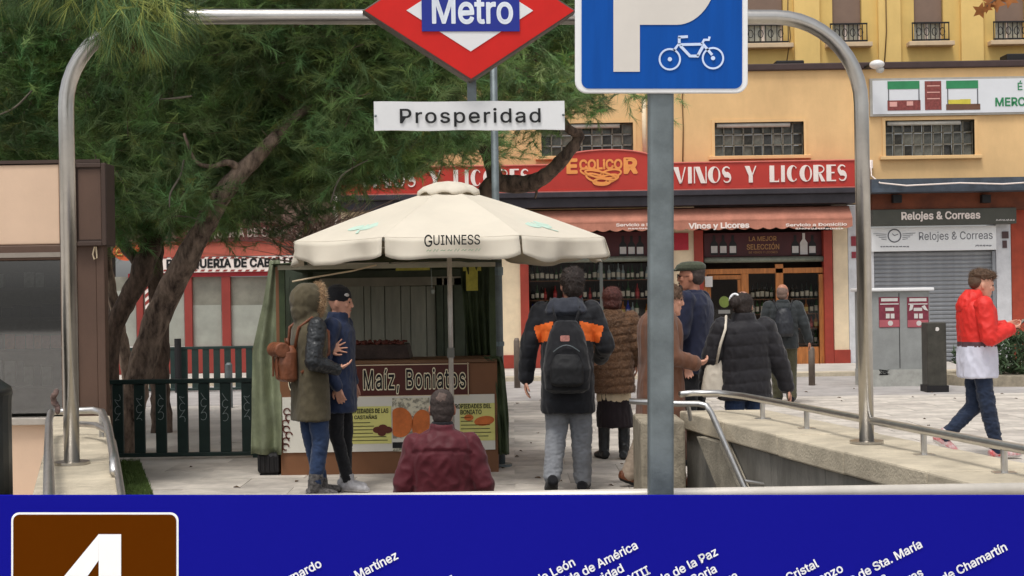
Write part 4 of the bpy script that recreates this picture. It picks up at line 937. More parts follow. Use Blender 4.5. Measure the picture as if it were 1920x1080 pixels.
# ============================================================= UTILITY CABINET, DARK BOX, BOLLARD, PLANTER
dc = 22.0
cb = thing('utility_cabinet', 'grey utility cabinet with a pale slab roof and two posters', 'cabinet', tuple(W(1688,725,dc).xy)+(0,))
x0,x1,_,z1 = prect(1618,546,1744,718,dc); m_cab = mat('cabinet_grey',(142,144,142),.6,var=.12,scale=4,bump=.1)
part('body', MB().box(x0,x1,dc,dc+.5,.0,z1), m_cab, cb, bevel=.008)
part('plinth', MB().box(x0-.01,x1+.01,dc-.012,dc+.5,0,.26), mat('plinth_grey',(164,164,158),.8,var=.15,scale=8,bump=.2), cb)
part('roof_slab', MB().box(x0-.06,x1+.06,dc-.06,dc+.56,z1,z1+.05), m_white, cb, bevel=.015)
part('door_seam', MB().box((x0+x1)/2+.04,(x0+x1)/2+.05,dc-.004,dc-.001,.28,z1-.03), m_iron, cb)
b = MB()
def sq(px,py,w,hh,seed):
    random.seed(seed); pts = [W(px+w*math.sin(i*1.9+random.random()), py+hh*math.cos(i*1.3+random.random()), dc-.02) for i in range(14)]
    return [(p.x,p.z) for p in pts]
b.strip(sq(1658,698,10,5,3), .012, (0,dc-.014,0), (1,0,0), (0,0,1), (0,-.001,0)); part('graffiti', b, m_iron, cb)
m_ps = mat('poster_crimson',(122,46,62),.55,var=.2,scale=14,bump=0); m_pk = mat('poster_pink',(176,92,100),.6,bump=0)
for (pa, pt, pbm, pc, lab_, torn) in ((1648,557,614,1687,'crimson poster on the grey cabinet, left of the pair',0),(1701,557,614,1741,'torn crimson poster on the grey cabinet beside the dark box',1)):
    t = thing('poster', lab_, 'poster', tuple(W((pa+pc)/2,pbm,dc-.01)))
    part('sheet', MB().pb(pa,pt,pc,pbm,dc-.008,dc-.003), m_ps, t)
    part('foot_band', MB().pb(pa+1,pbm-14,pc-1,pbm-1,dc-.011,dc-.0085), m_pk, t)
    b = MB(); y_ = dc-.013
    for (a,b_,c_,d) in ((pa+4,559,pc-4,565),(pa+2,569,pc-2,571),(pa+12,577,pa+28,583),(pa+13,588,pa+20,597),(pa+22,588,pa+29,597)):
        x0_,x1_,z0_,z1_ = prect(a,b_,c_,d,y_); b.add([(x0_,y_,z0_),(x1_,y_,z0_),(x1_,y_,z1_),(x0_,y_,z1_)], [(0,1,2,3)])
    b.prism([(.04*math.cos(a),.04*math.sin(a)) for a in np.linspace(0,2*PI,13)[:-1]], W((pa+pc)/2+2,606,y_), (1,0,0), (0,0,1), (0,.001,0))
    if torn:
        for cx,cy,a in ((1708,577,.6),(1734,578,-.5)):
            c = W(cx,cy,y_-.003); b.prism([(-.03,-.05),(.02,-.03),(.04,.04),(-.01,.05)] if a > 0 else [(-.05,.03),(.0,.05),(.05,-.04),(-.01,-.02)], c, (1,0,0), (0,0,1), (0,.001,0))
    part('print', b, m_pl, t)
dd2 = 20.7; x0,x1,_,z1 = prect(1739,605,1775,733,dd2)
t = thing('steel_box', 'tall dark steel box beside the grey cabinet', 'box', ((x0+x1)/2,dd2,0))
part('body', MB().box(x0,x1,dd2,dd2+.3,0,z1), mat('dark_steel_box',(66,64,58),.45,.3,var=.3,scale=5,bump=.1), t, bevel=.012); part('base', MB().box(x0-.02,x1+.02,dd2-.02,dd2+.32,0,.1), m_iron, t)
part('tag', MB().tube([W(1757,617,dd2-.0),W(1757,617,dd2-.006)], .03, 10), m_pl, t)
c = W(1522,697,22.5); single('bollard', MB().tube([(c.x,22.5,0),(c.x,22.5,W(1522,654,22.5).z),(c.x,22.5,W(1522,650,22.5).z)], [.052,.05,.03], 14), mat('bollard_brown',(110,98,88),.6,.2,var=.2), 'brownish bollard before the shop door, right of the man with backpack', 'bollard', smooth=True)
c = W(952,697,23); single('bollard', MB().tube([(c.x+.15,23,0),(c.x+.15,23,.75),(c.x+.15,23,.8)], [.05,.048,.03], 14), MATS['bollard_brown'], 'brownish bollard partly hidden by the man in the orange shouldered jacket', 'bollard', smooth=True)
# planter with bush
dpn = 21.5; pn = thing('stone_planter', 'low round stone planter at the right edge', 'planter', (W(1925,735,dpn).x,dpn+.6,0))
cx = W(1935,700,dpn).x; part('rim', MB().rings([(0,1.1,.8,cx,dpn+.8),(.16,1.1,.8,cx,dpn+.8),(.165,1.02,.72,cx,dpn+.8)], 32), m_copedge, pn)
b = MB(); m_leaf = mat('bush_leaf',(72,92,62),.6,var=.35,scale=5,bump=0,attr='tint')
# ============================================================= FOLIAGE
def tint_layer(me, vals, per):
    ca = me.color_attributes.new('tint', 'FLOAT_COLOR', 'POINT')
    arr = np.ones((len(me.vertices), 4), dtype=np.float32); arr[:, :3] = np.repeat(vals, per, axis=0)
    ca.data.foreach_set('color', arr.ravel())
def leafmesh(name, V, per, tints, m, flen=3):
    n = len(V)//flen; me = bpy.data.meshes.new(name)
    me.vertices.add(len(V)); me.vertices.foreach_set('co', V.astype(np.float32).ravel())
    me.loops.add(len(V)); me.loops.foreach_set('vertex_index', np.arange(len(V), dtype=np.int32))
    me.polygons.add(n); me.polygons.foreach_set('loop_start', np.arange(0, len(V), flen, dtype=np.int32))
    me.polygons.foreach_set('loop_total', np.full(n, flen, dtype=np.int32))
    me.update(calc_edges=True); me.materials.append(m); tint_layer(me, tints, per); return me
def unit(n): v = rng.normal(size=(n,3)); return v/np.linalg.norm(v, axis=1)[:,None]
m_needle = mat('pine_needles',(114,142,88),.6,var=.25,scale=1.2,bump=0,attr='tint',detail=4,spec=.3)
m_bark = mat('pine_bark',(62,50,43),.95,col2=(158,136,118),scale=14,bump=1.0,bscale=30,stretch=(1,1,.35),detail=12)
m_bark2 = mat('pine_bark_dark',(46,37,32),.95,col2=(118,98,84),scale=14,bump=1.0,bscale=30,stretch=(1,1,.35),detail=12)
def needles(cent, dirs, nn, L, w, spread, tint, brown=.035):
    """tufts of thin needles: cent (n,3), dirs (n,3)"""
    n = len(cent); d = np.repeat(dirs, nn, 0) + rng.normal(size=(n*nn,3))*spread
    d[:,2] -= .12; d /= np.linalg.norm(d, axis=1)[:,None]
    c = np.repeat(cent, nn, 0) + np.repeat(dirs, nn, 0)*rng.uniform(-.5,.4,(n*nn,1))*L
    ln = L*rng.uniform(.6,1.15,(n*nn,1)); side = np.cross(d, unit(n*nn)); side /= np.linalg.norm(side, axis=1)[:,None]
    V = np.empty((n*nn,3,3)); V[:,0] = c-side*w/2; V[:,1] = c+side*w/2; V[:,2] = c+d*ln
    t = np.repeat(tint, nn, 0)
    br = rng.uniform(size=n) < brown; t[np.repeat(br, nn)] = np.array([1.5,1.05,.7])*rng.uniform(.6,1)
    return V.reshape(-1,3), np.repeat(t, 3, 0)
def crown(root, blobs, ntuft, L=.16, w=.0056, nn=20, seed=1, hang=None, tone=(1,1,1)):
    cs = []; vols = np.array([b[3]*b[4]*b[5]*b[6] for b in blobs]); vols = vols/vols.sum()
    for b, f in zip(blobs, vols):
        k = int(ntuft*f*1.9); c = np.array(W(b[0],b[1],b[2])); u = unit(k)*rng.uniform(.12,1,(k,1))**(1/2.2)
        p = c+u*np.array([b[3],b[4],b[5]])
        # keep by clumps so that gaps stay open
        keep = np.array([noise.noise(Vector(q)*1.9+Vector((seed,0,0)))+.55*noise.noise(Vector(q)*4.6) > -.02 for q in p]); p = p[keep]
        # sprays: tufts gather along short twigs
        cs.append(p)
    p = np.concatenate(cs); n = len(p)
    dirs = unit(n); dirs[:,2] = dirs[:,2]*.6+rng.uniform(-.3,.5,n); dirs /= np.linalg.norm(dirs, axis=1)[:,None]
    tw = 4; q = np.repeat(p, tw, 0)+np.repeat(dirs, tw, 0)*np.tile(np.linspace(0,.28,tw), n)[:,None]; dq = np.repeat(dirs, tw, 0)+rng.normal(size=(n*tw,3))*.35; dq /= np.linalg.norm(dq, axis=1)[:,None]
    cl = np.array([noise.noise(Vector(q_)*1.3+Vector((7,seed,0))) for q_ in p])[:,None]; base = rng.uniform(.6,1.25,(n,1))*(1+.8*cl)*np.array([[1,1,1]])*np.array(tone); base[:,0] *= rng.uniform(.8,1.25,n); base[:,2] *= rng.uniform(.7,1.15,n)
    V, T = needles(q, dq, nn, L, w, .45, np.repeat(base, tw, 0))
    part('crown', leafmesh('crown', V, 1, T, m_needle), None, root)
    # twigs carrying the sprays
    tb = MB()
    for i in range(0, n, 3):
        a = p[i]-dirs[i]*.15; b_ = p[i]+dirs[i]*.3; s_ = np.cross(dirs[i], unit(1)[0]); s_ = s_/np.linalg.norm(s_)*.004; r_ = np.cross(s_, dirs[i])
        tb.add([a-s_,a+s_,a+r_,b_], [(0,1,3),(1,2,3),(2,0,3)])
    part('twigs', tb, m_bark2, root)
def trunk(root, path, m, name='trunk', n=12, knob=.12):
    P = [W(*q[:3]) for q in path]; rad = [q[3]*q[2]/F/2 for q in path]       # q[3]: width in photo pixels
    # smooth the path
    pts = []; rr = []
    for i in range(len(P)-1):
        p0 = P[max(i-1,0)]; p1 = P[i]; p2 = P[i+1]; p3 = P[min(i+2,len(P)-1)]
        for t in np.linspace(0,1,6)[:-1]:
            pts.append(.5*((2*p1)+(p2-p0)*t+(2*p0-5*p1+4*p2-p3)*t*t+(3*p1-p0-3*p2+p3)*t**3)); rr.append(rad[i]*(1-t)+rad[i+1]*t)
    pts.append(P[-1]); rr.append(rad[-1])
    mb = MB().tube(pts, rr, n)
    vs = []
    for i, v in enumerate(mb.v):
        r = rr[min(i//n, len(rr)-1)]; c = pts[min(i//n, len(pts)-1)]; v = Vector(v); nz = noise.noise(v*7)*.22+noise.noise(v*22)*knob*1.6
        vs.append(tuple(c+(v-c)*(1+nz)))
    mb.v = vs; return part(name, mb, m, root, smooth=True)
pA = thing('pine_tree', 'leaning pine with rough brown trunk behind the green fence', 'tree', tuple(W(244,850,14.6).xy)+(0,))
trunk(pA, [(236,872,14.6,56),(244,790,14.6,48),(262,700,14.6,48),(298,590,14.6,50),(340,505,14.5,46),(380,430,14.4,40),(420,360,14.3,36),(455,320,14.3,32),(500,275,14.3,26),(560,215,14.6,18),(640,170,14.9,12)], m_bark)
trunk(pA, [(455,322,14.3,18),(430,305,14.2,12),(395,312,14.1,9),(365,300,14.0,7),(345,250,14.0,5)], m_bark, 'limb')
trunk(pA, [(560,215,15.1,16),(500,140,14.8,14),(470,60,14.5,12)], m_bark2, 'limb')
pB = thing('pine_tree', 'dark curving pine trunk left of the leaning pine', 'tree', tuple(W(225,800,15.6).xy)+(0,))
trunk(pB, [(215,850,15.6,38),(208,760,15.6,36),(206,680,15.6,34),(212,620,15.6,34),(240,560,15.6,36),(268,505,15.6,42),(286,450,15.7,44),(298,380,15.8,38),(310,280,16,30),(320,160,16,22)], m_bark2)
trunk(pB, [(268,505,15.7,26),(215,440,15.8,18),(150,380,16,12),(60,320,16,8)], m_bark2, 'limb')
pC = thing('pine_tree', 'upright dark pine trunk right behind the leaning pine', 'tree', tuple(W(300,790,16.6).xy)+(0,))
trunk(pC, [(306,835,16.6,40),(302,760,16.6,38),(300,690,16.6,34),(300,600,16.6,32),(290,520,16.6,32),(292,440,16.6,32),(300,340,16.6,28),(330,200,16.6,20)], m_bark2)
pE = thing('pine_tree', 'thin pale pine trunk leaning left at the kiosk corner', 'tree', tuple(W(246,800,17.4).xy)+(0,))
trunk(pE, [(250,835,17.4,30),(245,730,17.4,26),(232,650,17.4,24),(220,590,17.4,22),(204,520,17.4,20),(196,440,17.4,18),(180,330,17.5,14)], m_bark)
pD = thing('pine_tree', 'crooked pine with a hooked limb behind the parasol', 'tree', tuple(W(850,760,17.8).xy)+(0,))
trunk(pD, [(846,812,17.8,46),(850,700,17.8,44),(862,560,17.8,42),(876,450,17.8,40),(912,362,17.8,36),(932,338,17.8,34)], m_bark2)
trunk(pD, [(932,345,17.8,34),(918,300,17.8,26),(900,250,17.8,24),(905,200,17.8,22),(935,150,17.9,24),(945,90,18,26),(940,10,18,26),(930,-80,18,24)], m_bark2, 'limb')
trunk(pD, [(925,340,17.8,30),(955,345,17.8,34),(1000,342,17.7,32),(1035,318,17.6,27),(1062,290,17.5,24),(1082,265,17.5,20),(1086,252,17.5,18),(1066,242,17.4,17),(1050,215,17.4,14),(1035,160,17.4,10),(1000,110,17.4,7)], m_bark2, 'limb')
trunk(pD, [(1000,345,17.7,7),(1006,360,17.7,5),(1003,372,17.7,4)], m_bark2, 'limb', n=6)
trunk(pD, [(960,180,17.8,8),(950,140,17.7,7),(935,105,17.6,6)], m_bark, 'limb', n=6)
# crowns: photo x, y, distance, radii in metres, density
crown(pA, [(330,250,15.2,1.2,1.2,.85,1),(540,200,15.3,1.3,1.1,1.0,1),(680,190,15.1,1.0,1.2,.85,1),(480,320,15.4,.95,.9,.5,1),(620,270,14.9,.8,1.0,.45,1),(760,240,15,.75,1,.5,1),(540,60,14.8,1.6,1.3,.6,.8),(790,90,15,1.1,1.2,.6,.8),(330,375,14.3,.6,.7,.3,1),(500,355,14.9,.5,.7,.25,.8),(330,-260,13.2,2.2,1.8,.9,.7),(150,-300,12.2,1.6,1.4,.7,.5)], 7600, seed=3)  # highest clumps are out of view, added to shade the ground at left
crown(pB, [(120,180,15.8,1.4,1.3,1.1,1),(60,260,15.8,1.1,1.2,.6,1),(250,330,15.6,1.0,1.1,.7,1),(260,410,15.6,.55,.8,.32,1),(30,90,16,1.3,1.3,.8,.8),(190,60,15.8,1.3,1.2,.7,.8),(100,-250,14.2,2.2,1.5,.8,.4)], 3000, seed=9, tone=(.95,1.05,1.0))  # topmost clump likewise unseen, added overhead for its shade
crown(pC, [(380,390,16.6,.6,.9,.3,.8),(450,250,16.8,1.5,1.2,1.3,.9),(300,130,16.8,1.6,1.2,1.0,.8),(620,120,16.9,1.6,1.2,1.0,.8),(560,270,16.9,.9,1.1,.5,.8)], 3200, seed=14, tone=(.8,.9,.9))
crown(pE, [(205,270,17.4,.9,.9,.7,1),(100,330,17.5,.9,.9,.4,1),(30,170,17.5,1.3,1,.9,1)], 1000, seed=20)
crown(pD, [(1010,130,17.6,.85,.9,.75,.45),(960,60,17.8,1.1,1.0,.6,.6),(1060,170,17.4,.75,.8,.35,.3),(830,255,17.6,.6,.7,.22,.8),(930,265,17.5,.5,.6,.22,.22),(1150,195,17.4,.6,.6,.25,.14),(860,180,17.8,.8,.9,.7,.7),(1000,20,17.8,1.0,1,.5,.5),(1240,190,17.4,.35,.4,.12,.08),(835,285,17.4,.25,.4,.1,.5)], 2300, seed=31, tone=(1.1,1.1,1.15))
for (tr_, pts_) in ((pA,[(345,300,14.0,6),(338,330,13.95,5),(320,362,13.9,6),(318,390,13.9,3)]),(pA,[(360,180,13.9,5),(330,184,13.9,6),(300,186,13.9,3)]),(pA,[(620,380,14.3,4),(640,330,14.3,5),(690,300,14.3,3)]),(pB,[(60,170,14.6,5),(30,200,14.6,6),(0,215,14.6,4)]),(pA,[(300,420,14.1,4),(330,405,14.1,5),(380,412,14.1,3)])):
    trunk(tr_, [(q_[0],q_[1],q_[2],q_[3]*.7) for q_ in pts_], mat('dead_twig_grey',(120,112,98),.9,var=.3,bump=.2), 'dead_twig', n=6)
# twiggy shrub seen through the gap over the barber sign
tw = thing('bare_shrub', 'bare grey brown twigs behind the left side of the parasol', 'shrub', tuple(W(600,440,19).xy)+(0,))
trunk(tw, [(600,760,19,16),(602,600,19,14),(600,480,19,10)], m_bark, 'stem')
b = MB()
for i in range(420):
    a = W(600+random.gauss(0,18),random.uniform(430,500),19+random.uniform(-.3,.3)); e = a+Vector((random.gauss(0,.45),random.gauss(0,.3),random.uniform(.1,.6)))
    mid = (a+e)/2+Vector((random.gauss(0,.05),0,random.gauss(0,.05))); b.tube([a,mid,e], [.008,.006,.002], 3, caps=False)
part('twigs', b, mat('grey_twig',(120,100,88),.9,var=.3,bump=0), tw)
# near hanging pine branch at the top left
pn2 = thing('pine_branch_tree', 'near pine with long needles drooping over the arch at the top left', 'tree', (-4.9,6.3,0))
trunk(pn2, [(-1150,1600,6.3,150),(-1130,600,6.3,130),(-1100,-200,6.3,120),(-1060,-700,6.3,90)], m_bark)
trunk(pn2, [(-1100,-300,6.3,60),(-600,-330,6.6,40),(-200,-240,6.9,26),(60,-130,7.1,18),(200,-30,7.2,15),(250,40,7.2,11),(262,80,7.2,7)], m_bark2, 'limb')
trunk(pn2, [(-200,-240,6.9,18),(0,-60,7,10),(60,-20,7,6)], m_bark2, 'limb')
cs, ds = [], []
for (px,py,n_,sx_,sy_) in ((240,15,130,55,24),(270,55,60,34,20),(205,-20,90,60,30),(315,10,40,35,20),(60,-30,60,75,20),(130,-30,50,50,26),(205,45,40,30,20)):
    for _ in range(n_):
        c = W(px+random.gauss(0,sx_*.55), py+random.gauss(0,sy_*.6), 7.2+random.gauss(0,.15)); cs.append(tuple(c)); ds.append((random.gauss(0,.55)+(px-220)/230, random.gauss(0,.4), -.75+random.gauss(0,.35)))
cs = np.array(cs); ds = np.array(ds); ds /= np.linalg.norm(ds,axis=1)[:,None]
ti = rng.uniform(.2,.72,(len(cs),1))*np.array([[.88,1.0,.9]])
V, T = needles(cs, ds, 22, .19, .0032, .30, ti, brown=.24); part('crown', leafmesh('crown', V, 1, T, m_needle), None, pn2)
b = MB(); c = W(262,75,7.2)
for i in range(26): a = unit(1)[0]*.04; b.ell(c+Vector(a)*1.2, (.02,.02,.03), 6, 4)
part('cone_scales', b, mat('cone_brown',(84,54,36),.9,var=.3), pn2)
# plane tree with a few brown leaves at the upper right
pt = thing('plane_tree', 'plane tree twig with brown autumn leaves at the upper right', 'tree', (5.6,10.0,0))
trunk(pt, [(2500,990,10,90),(2480,300,10,80),(2450,-300,10,60)], m_bark)
trunk(pt, [(2450,-250,10,30),(2150,-120,10,14),(1980,-60,10,8),(1895,-20,10,5),(1850,12,10,3)], m_bark2, 'limb')
ml = mat('autumn_leaf',(150,92,44),.7,var=.3,scale=8,bump=0)
for i, (px,py,s_) in enumerate(((1838,20,.030),(1868,6,.034),(1893,-2,.034),(1856,0,.03),(1910,-14,.04),(1940,10,.05),(1880,-25,.05),(1851,14,.022))):
    c = W(px,py,10); star = []
    for k in range(10): a = 2*PI*k/10+i; rr_ = s_*(2.0 if k % 2 == 0 else .95); star.append((rr_*math.cos(a), rr_*math.sin(a)))
    rx = Matrix.Rotation(random.uniform(-.6,.6),3,'X'); rz_ = Matrix.Rotation(random.uniform(-.6,.6),3,'Z')
    part('leaf', MB().prism(star, c, rz_ @ rx @ Vector((1,0,0)), rz_ @ rx @ Vector((0,0,1)), (0,.0015,0)), ml, pt)
# bush in the planter
n = 900; u = unit(n)*rng.uniform(.3,1,(n,1))**.5; c0_ = np.array([cx+.05, dpn+.8, .42]); P_ = c0_+u*np.array([1.0,.7,.42]); P_ = P_[P_[:,2] > .15]; n = len(P_)
d = unit(n); d[:,2] = abs(d[:,2])*.8+.1; d /= np.linalg.norm(d,axis=1)[:,None]
V, T = needles(P_, d, 9, .13, .028, .5, rng.uniform(.6,1.3,(n,1))*np.ones((1,3)), brown=.02)
bs = thing('planter_bush', 'green leafy bush growing in the stone planter', 'bush', (cx, dpn+.8, .15)); part('leaves', leafmesh('leaves', V, 1, T, m_leaf), None, bs)
b = MB()
for i in range(12): a = Vector((cx+random.gauss(0,.3),dpn+.8+random.gauss(0,.15),.12)); b.tube([a,a+Vector((random.gauss(0,.15),random.gauss(0,.1),.4))], [.015,.006], 5)
part('stems', b, m_bark2, bs)
part('soil', MB().rings([(.12,1.0,.7,cx,dpn+.8),(.14,1.0,.7,cx,dpn+.8)], 24), mat('soil',(84,66,50),.95,var=.3,bump=.5), pn)
# ============================================================= CHESTNUT STALL
m_sb = mat('stall_brown',(122,82,54),.6,var=.08,scale=3,bump=.05); m_smar = mat('stall_maroon',(84,36,28),.5,var=.08,bump=0)
m_tarp = mat('green_tarp',(122,128,102),.6,var=.32,scale=3.5,bump=.5,bscale=11,detail=10); m_tarpd = mat('dark_green_tarp',(58,70,44),.65,var=.25,scale=6,bump=.3,bscale=14)
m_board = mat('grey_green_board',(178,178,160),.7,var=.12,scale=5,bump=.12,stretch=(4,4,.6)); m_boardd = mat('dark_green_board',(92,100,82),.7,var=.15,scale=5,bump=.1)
m_lbeam = mat('pale_beam',(176,170,150),.7,var=.12,bump=.1)
dS = 12.5; dSb = 14.35
X0s = W(527,880,dS).x; X1s = W(935,880,dS).x
zc_ = W(740,680,dS).z                      # counter height
stl = thing('chestnut_stall', 'brown roasted chestnut stall under green tarpaulins', 'stall', ((X0s+X1s)/2, dS, 0))
part('front_panel', MB().box(X0s,X1s,dS,dS+.06,0.0,zc_-.01), m_sb, stl, bevel=.006)
part('side_panel', MB().box(X0s,X0s+.05,dS+.062,dSb,0,zc_-.01), m_sb, stl); part('side_panel', MB().box(X1s-.05,X1s,dS+.062,dSb,0,zc_-.01), m_sb, stl)
part('countertop', MB().box(X0s-.01,X1s+.0,dS-.02,dS+.6,zc_-.008,zc_+.022), mat('counter_wood',(112,80,54),.5,var=.15,scale=5,bump=.1), stl, bevel=.006)
x0,x1,z0,z1 = prect(560,682,880,744,dS); 
sgp = part('sign_panel', MB().box(x0,x1,dS-.012,dS-.002,z0,z1), m_smar, stl)
b = MB()
for (a,b_,c,d) in ((x0,x1,z1-.014,z1-.006),(x0,x1,z0+.004,z0+.01),(x1-.014,x1-.006,z0,z1)): b.box(a,b_,dS-.0145,dS-.0125,c,d)
part('sign_border', b, m_cream, sgp)
xs0 = W(545,715,dS).x; k_ = dS/F
cz = W(700,728,dS)
def stallword(mb, bold, y): x0_,x1_,z0_,z1_ = prect(566,692,873,738,y); return write(mb,'Castañas, Maíz, Boniatos',x0_,z0_,x1_,z1_,(0,y,0),(1,0,0),(0,0,1),bold)
_f0, _r0, s0_ = glyphs('Castañas, Maíz, Boniatos', .012, 1.12); _f1, _r1, s1_ = glyphs('Castañas, Maíz, Boniatos', .055, 1.12)
x0_,x1_,z0_,z1_ = prect(540,690,874,740,dS-.016)
sx_ = (x1_-x0_)/s1_[0]; sy_ = (z1_-z0_)/s1_[1]
b = MB(); write(b,'Castañas, Maíz, Boniatos',x0_,z0_,x1_,z1_,(0,dS-.016,0),(1,0,0),(0,0,1),.055,1.12); part('letter_outline', b, mat('outline_cream',(244,232,200),.6,bump=0), sgp)
ex = (s1_-s0_)/2; b = MB(); write(b,'Castañas, Maíz, Boniatos',x0_+ex[0]*sx_,z0_+ex[1]*sy_,x1_-ex[0]*sx_,z1_-ex[1]*sy_,(0,dS-.018,0),(1,0,0),(0,0,1),.012,1.12); part('lettering', b, m_black, sgp)
# posters
m_yel = mat('pale_yellow_print',(222,216,130),.6,var=.05,bump=0); m_pw = mat('poster_white',(222,218,206),.6,var=.03,bump=0)
m_txt = mat('print_text',(70,72,44),.6,bump=0); m_swp = mat('sweet_potato_orange',(206,112,54),.6,var=.2,scale=8,bump=0)
pst = part('poster_board', MB().pb(530,742,928,846,dS-.014,dS-.002), m_pw, stl)
yq = dS-.017
def flat(mb, px0,py0,px1,py1,y=yq): x0,x1,z0,z1 = prect(px0,py0,px1,py1,y); return mb.add([(x0,y,z0),(x1,y,z0),(x1,y,z1),(x0,y,z1)], [(0,1,2,3)])
for q_ in ((652,762,734,832),(862,756,928,826)): part('yellow_field', flat(MB(),*q_), m_yel, pst)
b = MB(); fitw(b,'PROPIEDADES DE LAS',650,766,728,775,yq-.003,.03); fitw(b,'CASTAÑAS',664,777,707,786,yq-.003,.03)
fitw(b,'PROPIEDADES DEL',848,757,921,766,yq-.003,.03); fitw(b,'BONIATO',863,768,903,777,yq-.003,.03)
for i in range(6): flat(b,654,792+i*6.6,654+(46 if i < 4 else 76)+random.uniform(-8,3),793.4+i*6.6,yq-.003)
for i in range(6): flat(b,864,782+i*7,864+(20 if i < 2 else 54)+random.uniform(-6,3),783.4+i*7,yq-.003)
part('lettering', b, m_txt, pst)
b = MB()
for cx,cy,r_ in ((708,806,9),(718,802,9),(727,806,9),(716,812,8)): c = W(cx,cy,yq-.003); b.prism([(r_*k_*math.cos(a),r_*.7*k_*math.sin(a)) for a in np.linspace(0,2*PI,13)[:-1]], c+Vector((0,-.0004*cx/100,0)), (1,0,0),(0,0,1),(0,.0003,0))
part('chestnut_print', b, mat('chestnut_brown',(96,44,32),.5,var=.2,bump=0), pst)
b = MB(); c = W(908,789,yq-.003); b.prism([(19*k_*math.cos(a),9*k_*math.sin(a)+2*k_*math.cos(a)) for a in np.linspace(0,2*PI,19)[:-1]], c, (1,0,0),(0,0,1),(0,.0003,0)); c = W(879,783,yq-.003); b.prism([(9*k_*math.cos(a),6*k_*math.sin(a)) for a in np.linspace(0,2*PI,13)[:-1]], c, (1,0,0),(0,0,1),(0,.0003,0))
part('potato_print', b, m_swp, pst)
# central photograph of sweet potatoes
b = MB(); flat(b,736,746,806,846,yq-.001); part('photo_backdrop', b, mat('straw_print',(186,180,160),.6,var=.45,scale=22,bump=0,ramp=(.45,.55)), pst)
b = MB()
for cx,cy,rx,ry in ((750,792,24,28),(792,798,20,30)):
    c = W(cx,cy,yq-.004); pp = []
    for a in np.linspace(0,2*PI,25)[:-1]: pp.append((max(min(rx*math.cos(a),806-cx),736-cx)*k_, ry*math.sin(a)*k_))
    b.prism(pp, c, (1,0,0),(0,0,1),(0,.0005,0))
part('potato_print', b, m_swp, pst)
b = MB(); flat(b,736,829,772,840,yq-.003); part('shadow_print', b, m_black, pst)
b = MB(); flat(b,736,822,772,828.6,yq-.003); flat(b,772.3,822,806,846,yq-.003); part('plate_print', b, m_pw, pst)
b = MB(); 
for i in range(7): c = W(538+4*math.sin(i*2),772+i*11,yq-.003); b.strip([(6*k_*math.cos(a),6*k_*math.sin(a)) for a in np.linspace(0,5,10)], .012, c, (1,0,0),(0,0,1),(0,.0004,0))
part('drawing_print', b, MATS['chestnut_brown'], pst)
# corner posts and roof
zrf = W(740,492,dS).z
for x_, y_ in ((X0s+.03,dS+.03),(X1s-.03,dS+.03),(X0s+.03,dSb-.03),(X1s-.03,dSb-.03)): part('post', MB().box(x_-.025,x_+.025,y_-.025 if y_ < 13 else y_-.025,y_+.025,zc_+.023 if y_ < 13 else 0,zrf-.01), m_tarpd, stl)
part('roof_cloth', MB().add([(X0s-.05,dS-.1,zrf),(X1s+.05,dS-.1,zrf),(X1s+.05,dSb+.05,zrf-.06),(X0s-.05,dSb+.05,zrf-.06),((X0s+X1s)/2,13.4,zrf+.1)], [(0,1,4),(1,2,4),(2,3,4),(3,0,4)]), m_tarpd, stl)
zb_ = W(740,537,dSb).z
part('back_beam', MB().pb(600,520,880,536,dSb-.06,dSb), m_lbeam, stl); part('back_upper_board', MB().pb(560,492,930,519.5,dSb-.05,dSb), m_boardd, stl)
part('front_beam', MB().box(X0s,X1s,dS-.01,dS+.03,zrf-.05,zrf-.01), m_lbeam, stl)
bxs = [590,622,648,683,696,722,752,770,800,818]
for i in range(len(bxs)-1): part('board', MB().pb(bxs[i]+.6,536.5,bxs[i+1]-.6,700,dSb-.03,dSb), m_board, stl, bevel=.006)
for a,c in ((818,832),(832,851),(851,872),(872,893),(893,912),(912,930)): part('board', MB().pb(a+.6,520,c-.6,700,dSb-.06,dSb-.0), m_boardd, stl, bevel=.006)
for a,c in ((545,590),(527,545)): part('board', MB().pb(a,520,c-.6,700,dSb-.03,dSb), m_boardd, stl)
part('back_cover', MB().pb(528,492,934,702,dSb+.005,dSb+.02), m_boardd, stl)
# tarps
def cloth(rows, d0, name, m, seed, amp=.05, freq=6.0, nx=28, par=None):
    """rows: (py, px_left, px_right, depth) from top to bottom"""
    mb = MB(); ny = 24; pys = [r[0] for r in rows]
    grid = []
    for j in range(ny+1):
        py = pys[0]+(pys[-1]-pys[0])*j/ny; l = np.interp(py,pys,[r[1] for r in rows]); r_ = np.interp(py,pys,[r[2] for r in rows]); dd = np.interp(py,pys,[r[3] for r in rows])
        row = []
        for i in range(nx+1):
            u = i/nx; p = W(l+(r_-l)*u, py, d0+dd); a = amp*(.35+.65*j/ny)
            p.y += a*math.sin(u*freq*2*PI+seed+.5*math.sin(j*.2))+.03*noise.noise(Vector((u*4,j*.2,seed))); p.z += .01*noise.noise(Vector((u*5,j*.3,seed+9))); row.append(p)
        grid.append(row)
    vs = [p for r in grid for p in r]; fs = [(j*(nx+1)+i,(j+1)*(nx+1)+i,(j+1)*(nx+1)+i+1,j*(nx+1)+i+1) for j in range(ny) for i in range(nx)]
    mb.add(vs, fs); o = part(name, mb, m, par or stl, smooth=True); s_ = o.modifiers.new('thickness','SOLIDIFY'); s_.thickness = .004; return o
cloth([(488,505,526,-.02),(560,494,528,-.02),(660,471,528,-.05),(780,471,530,-.08),(852,470,530,-.1)], dS+.1, 'tarp', m_tarp, 1.0, .05, 1.7)
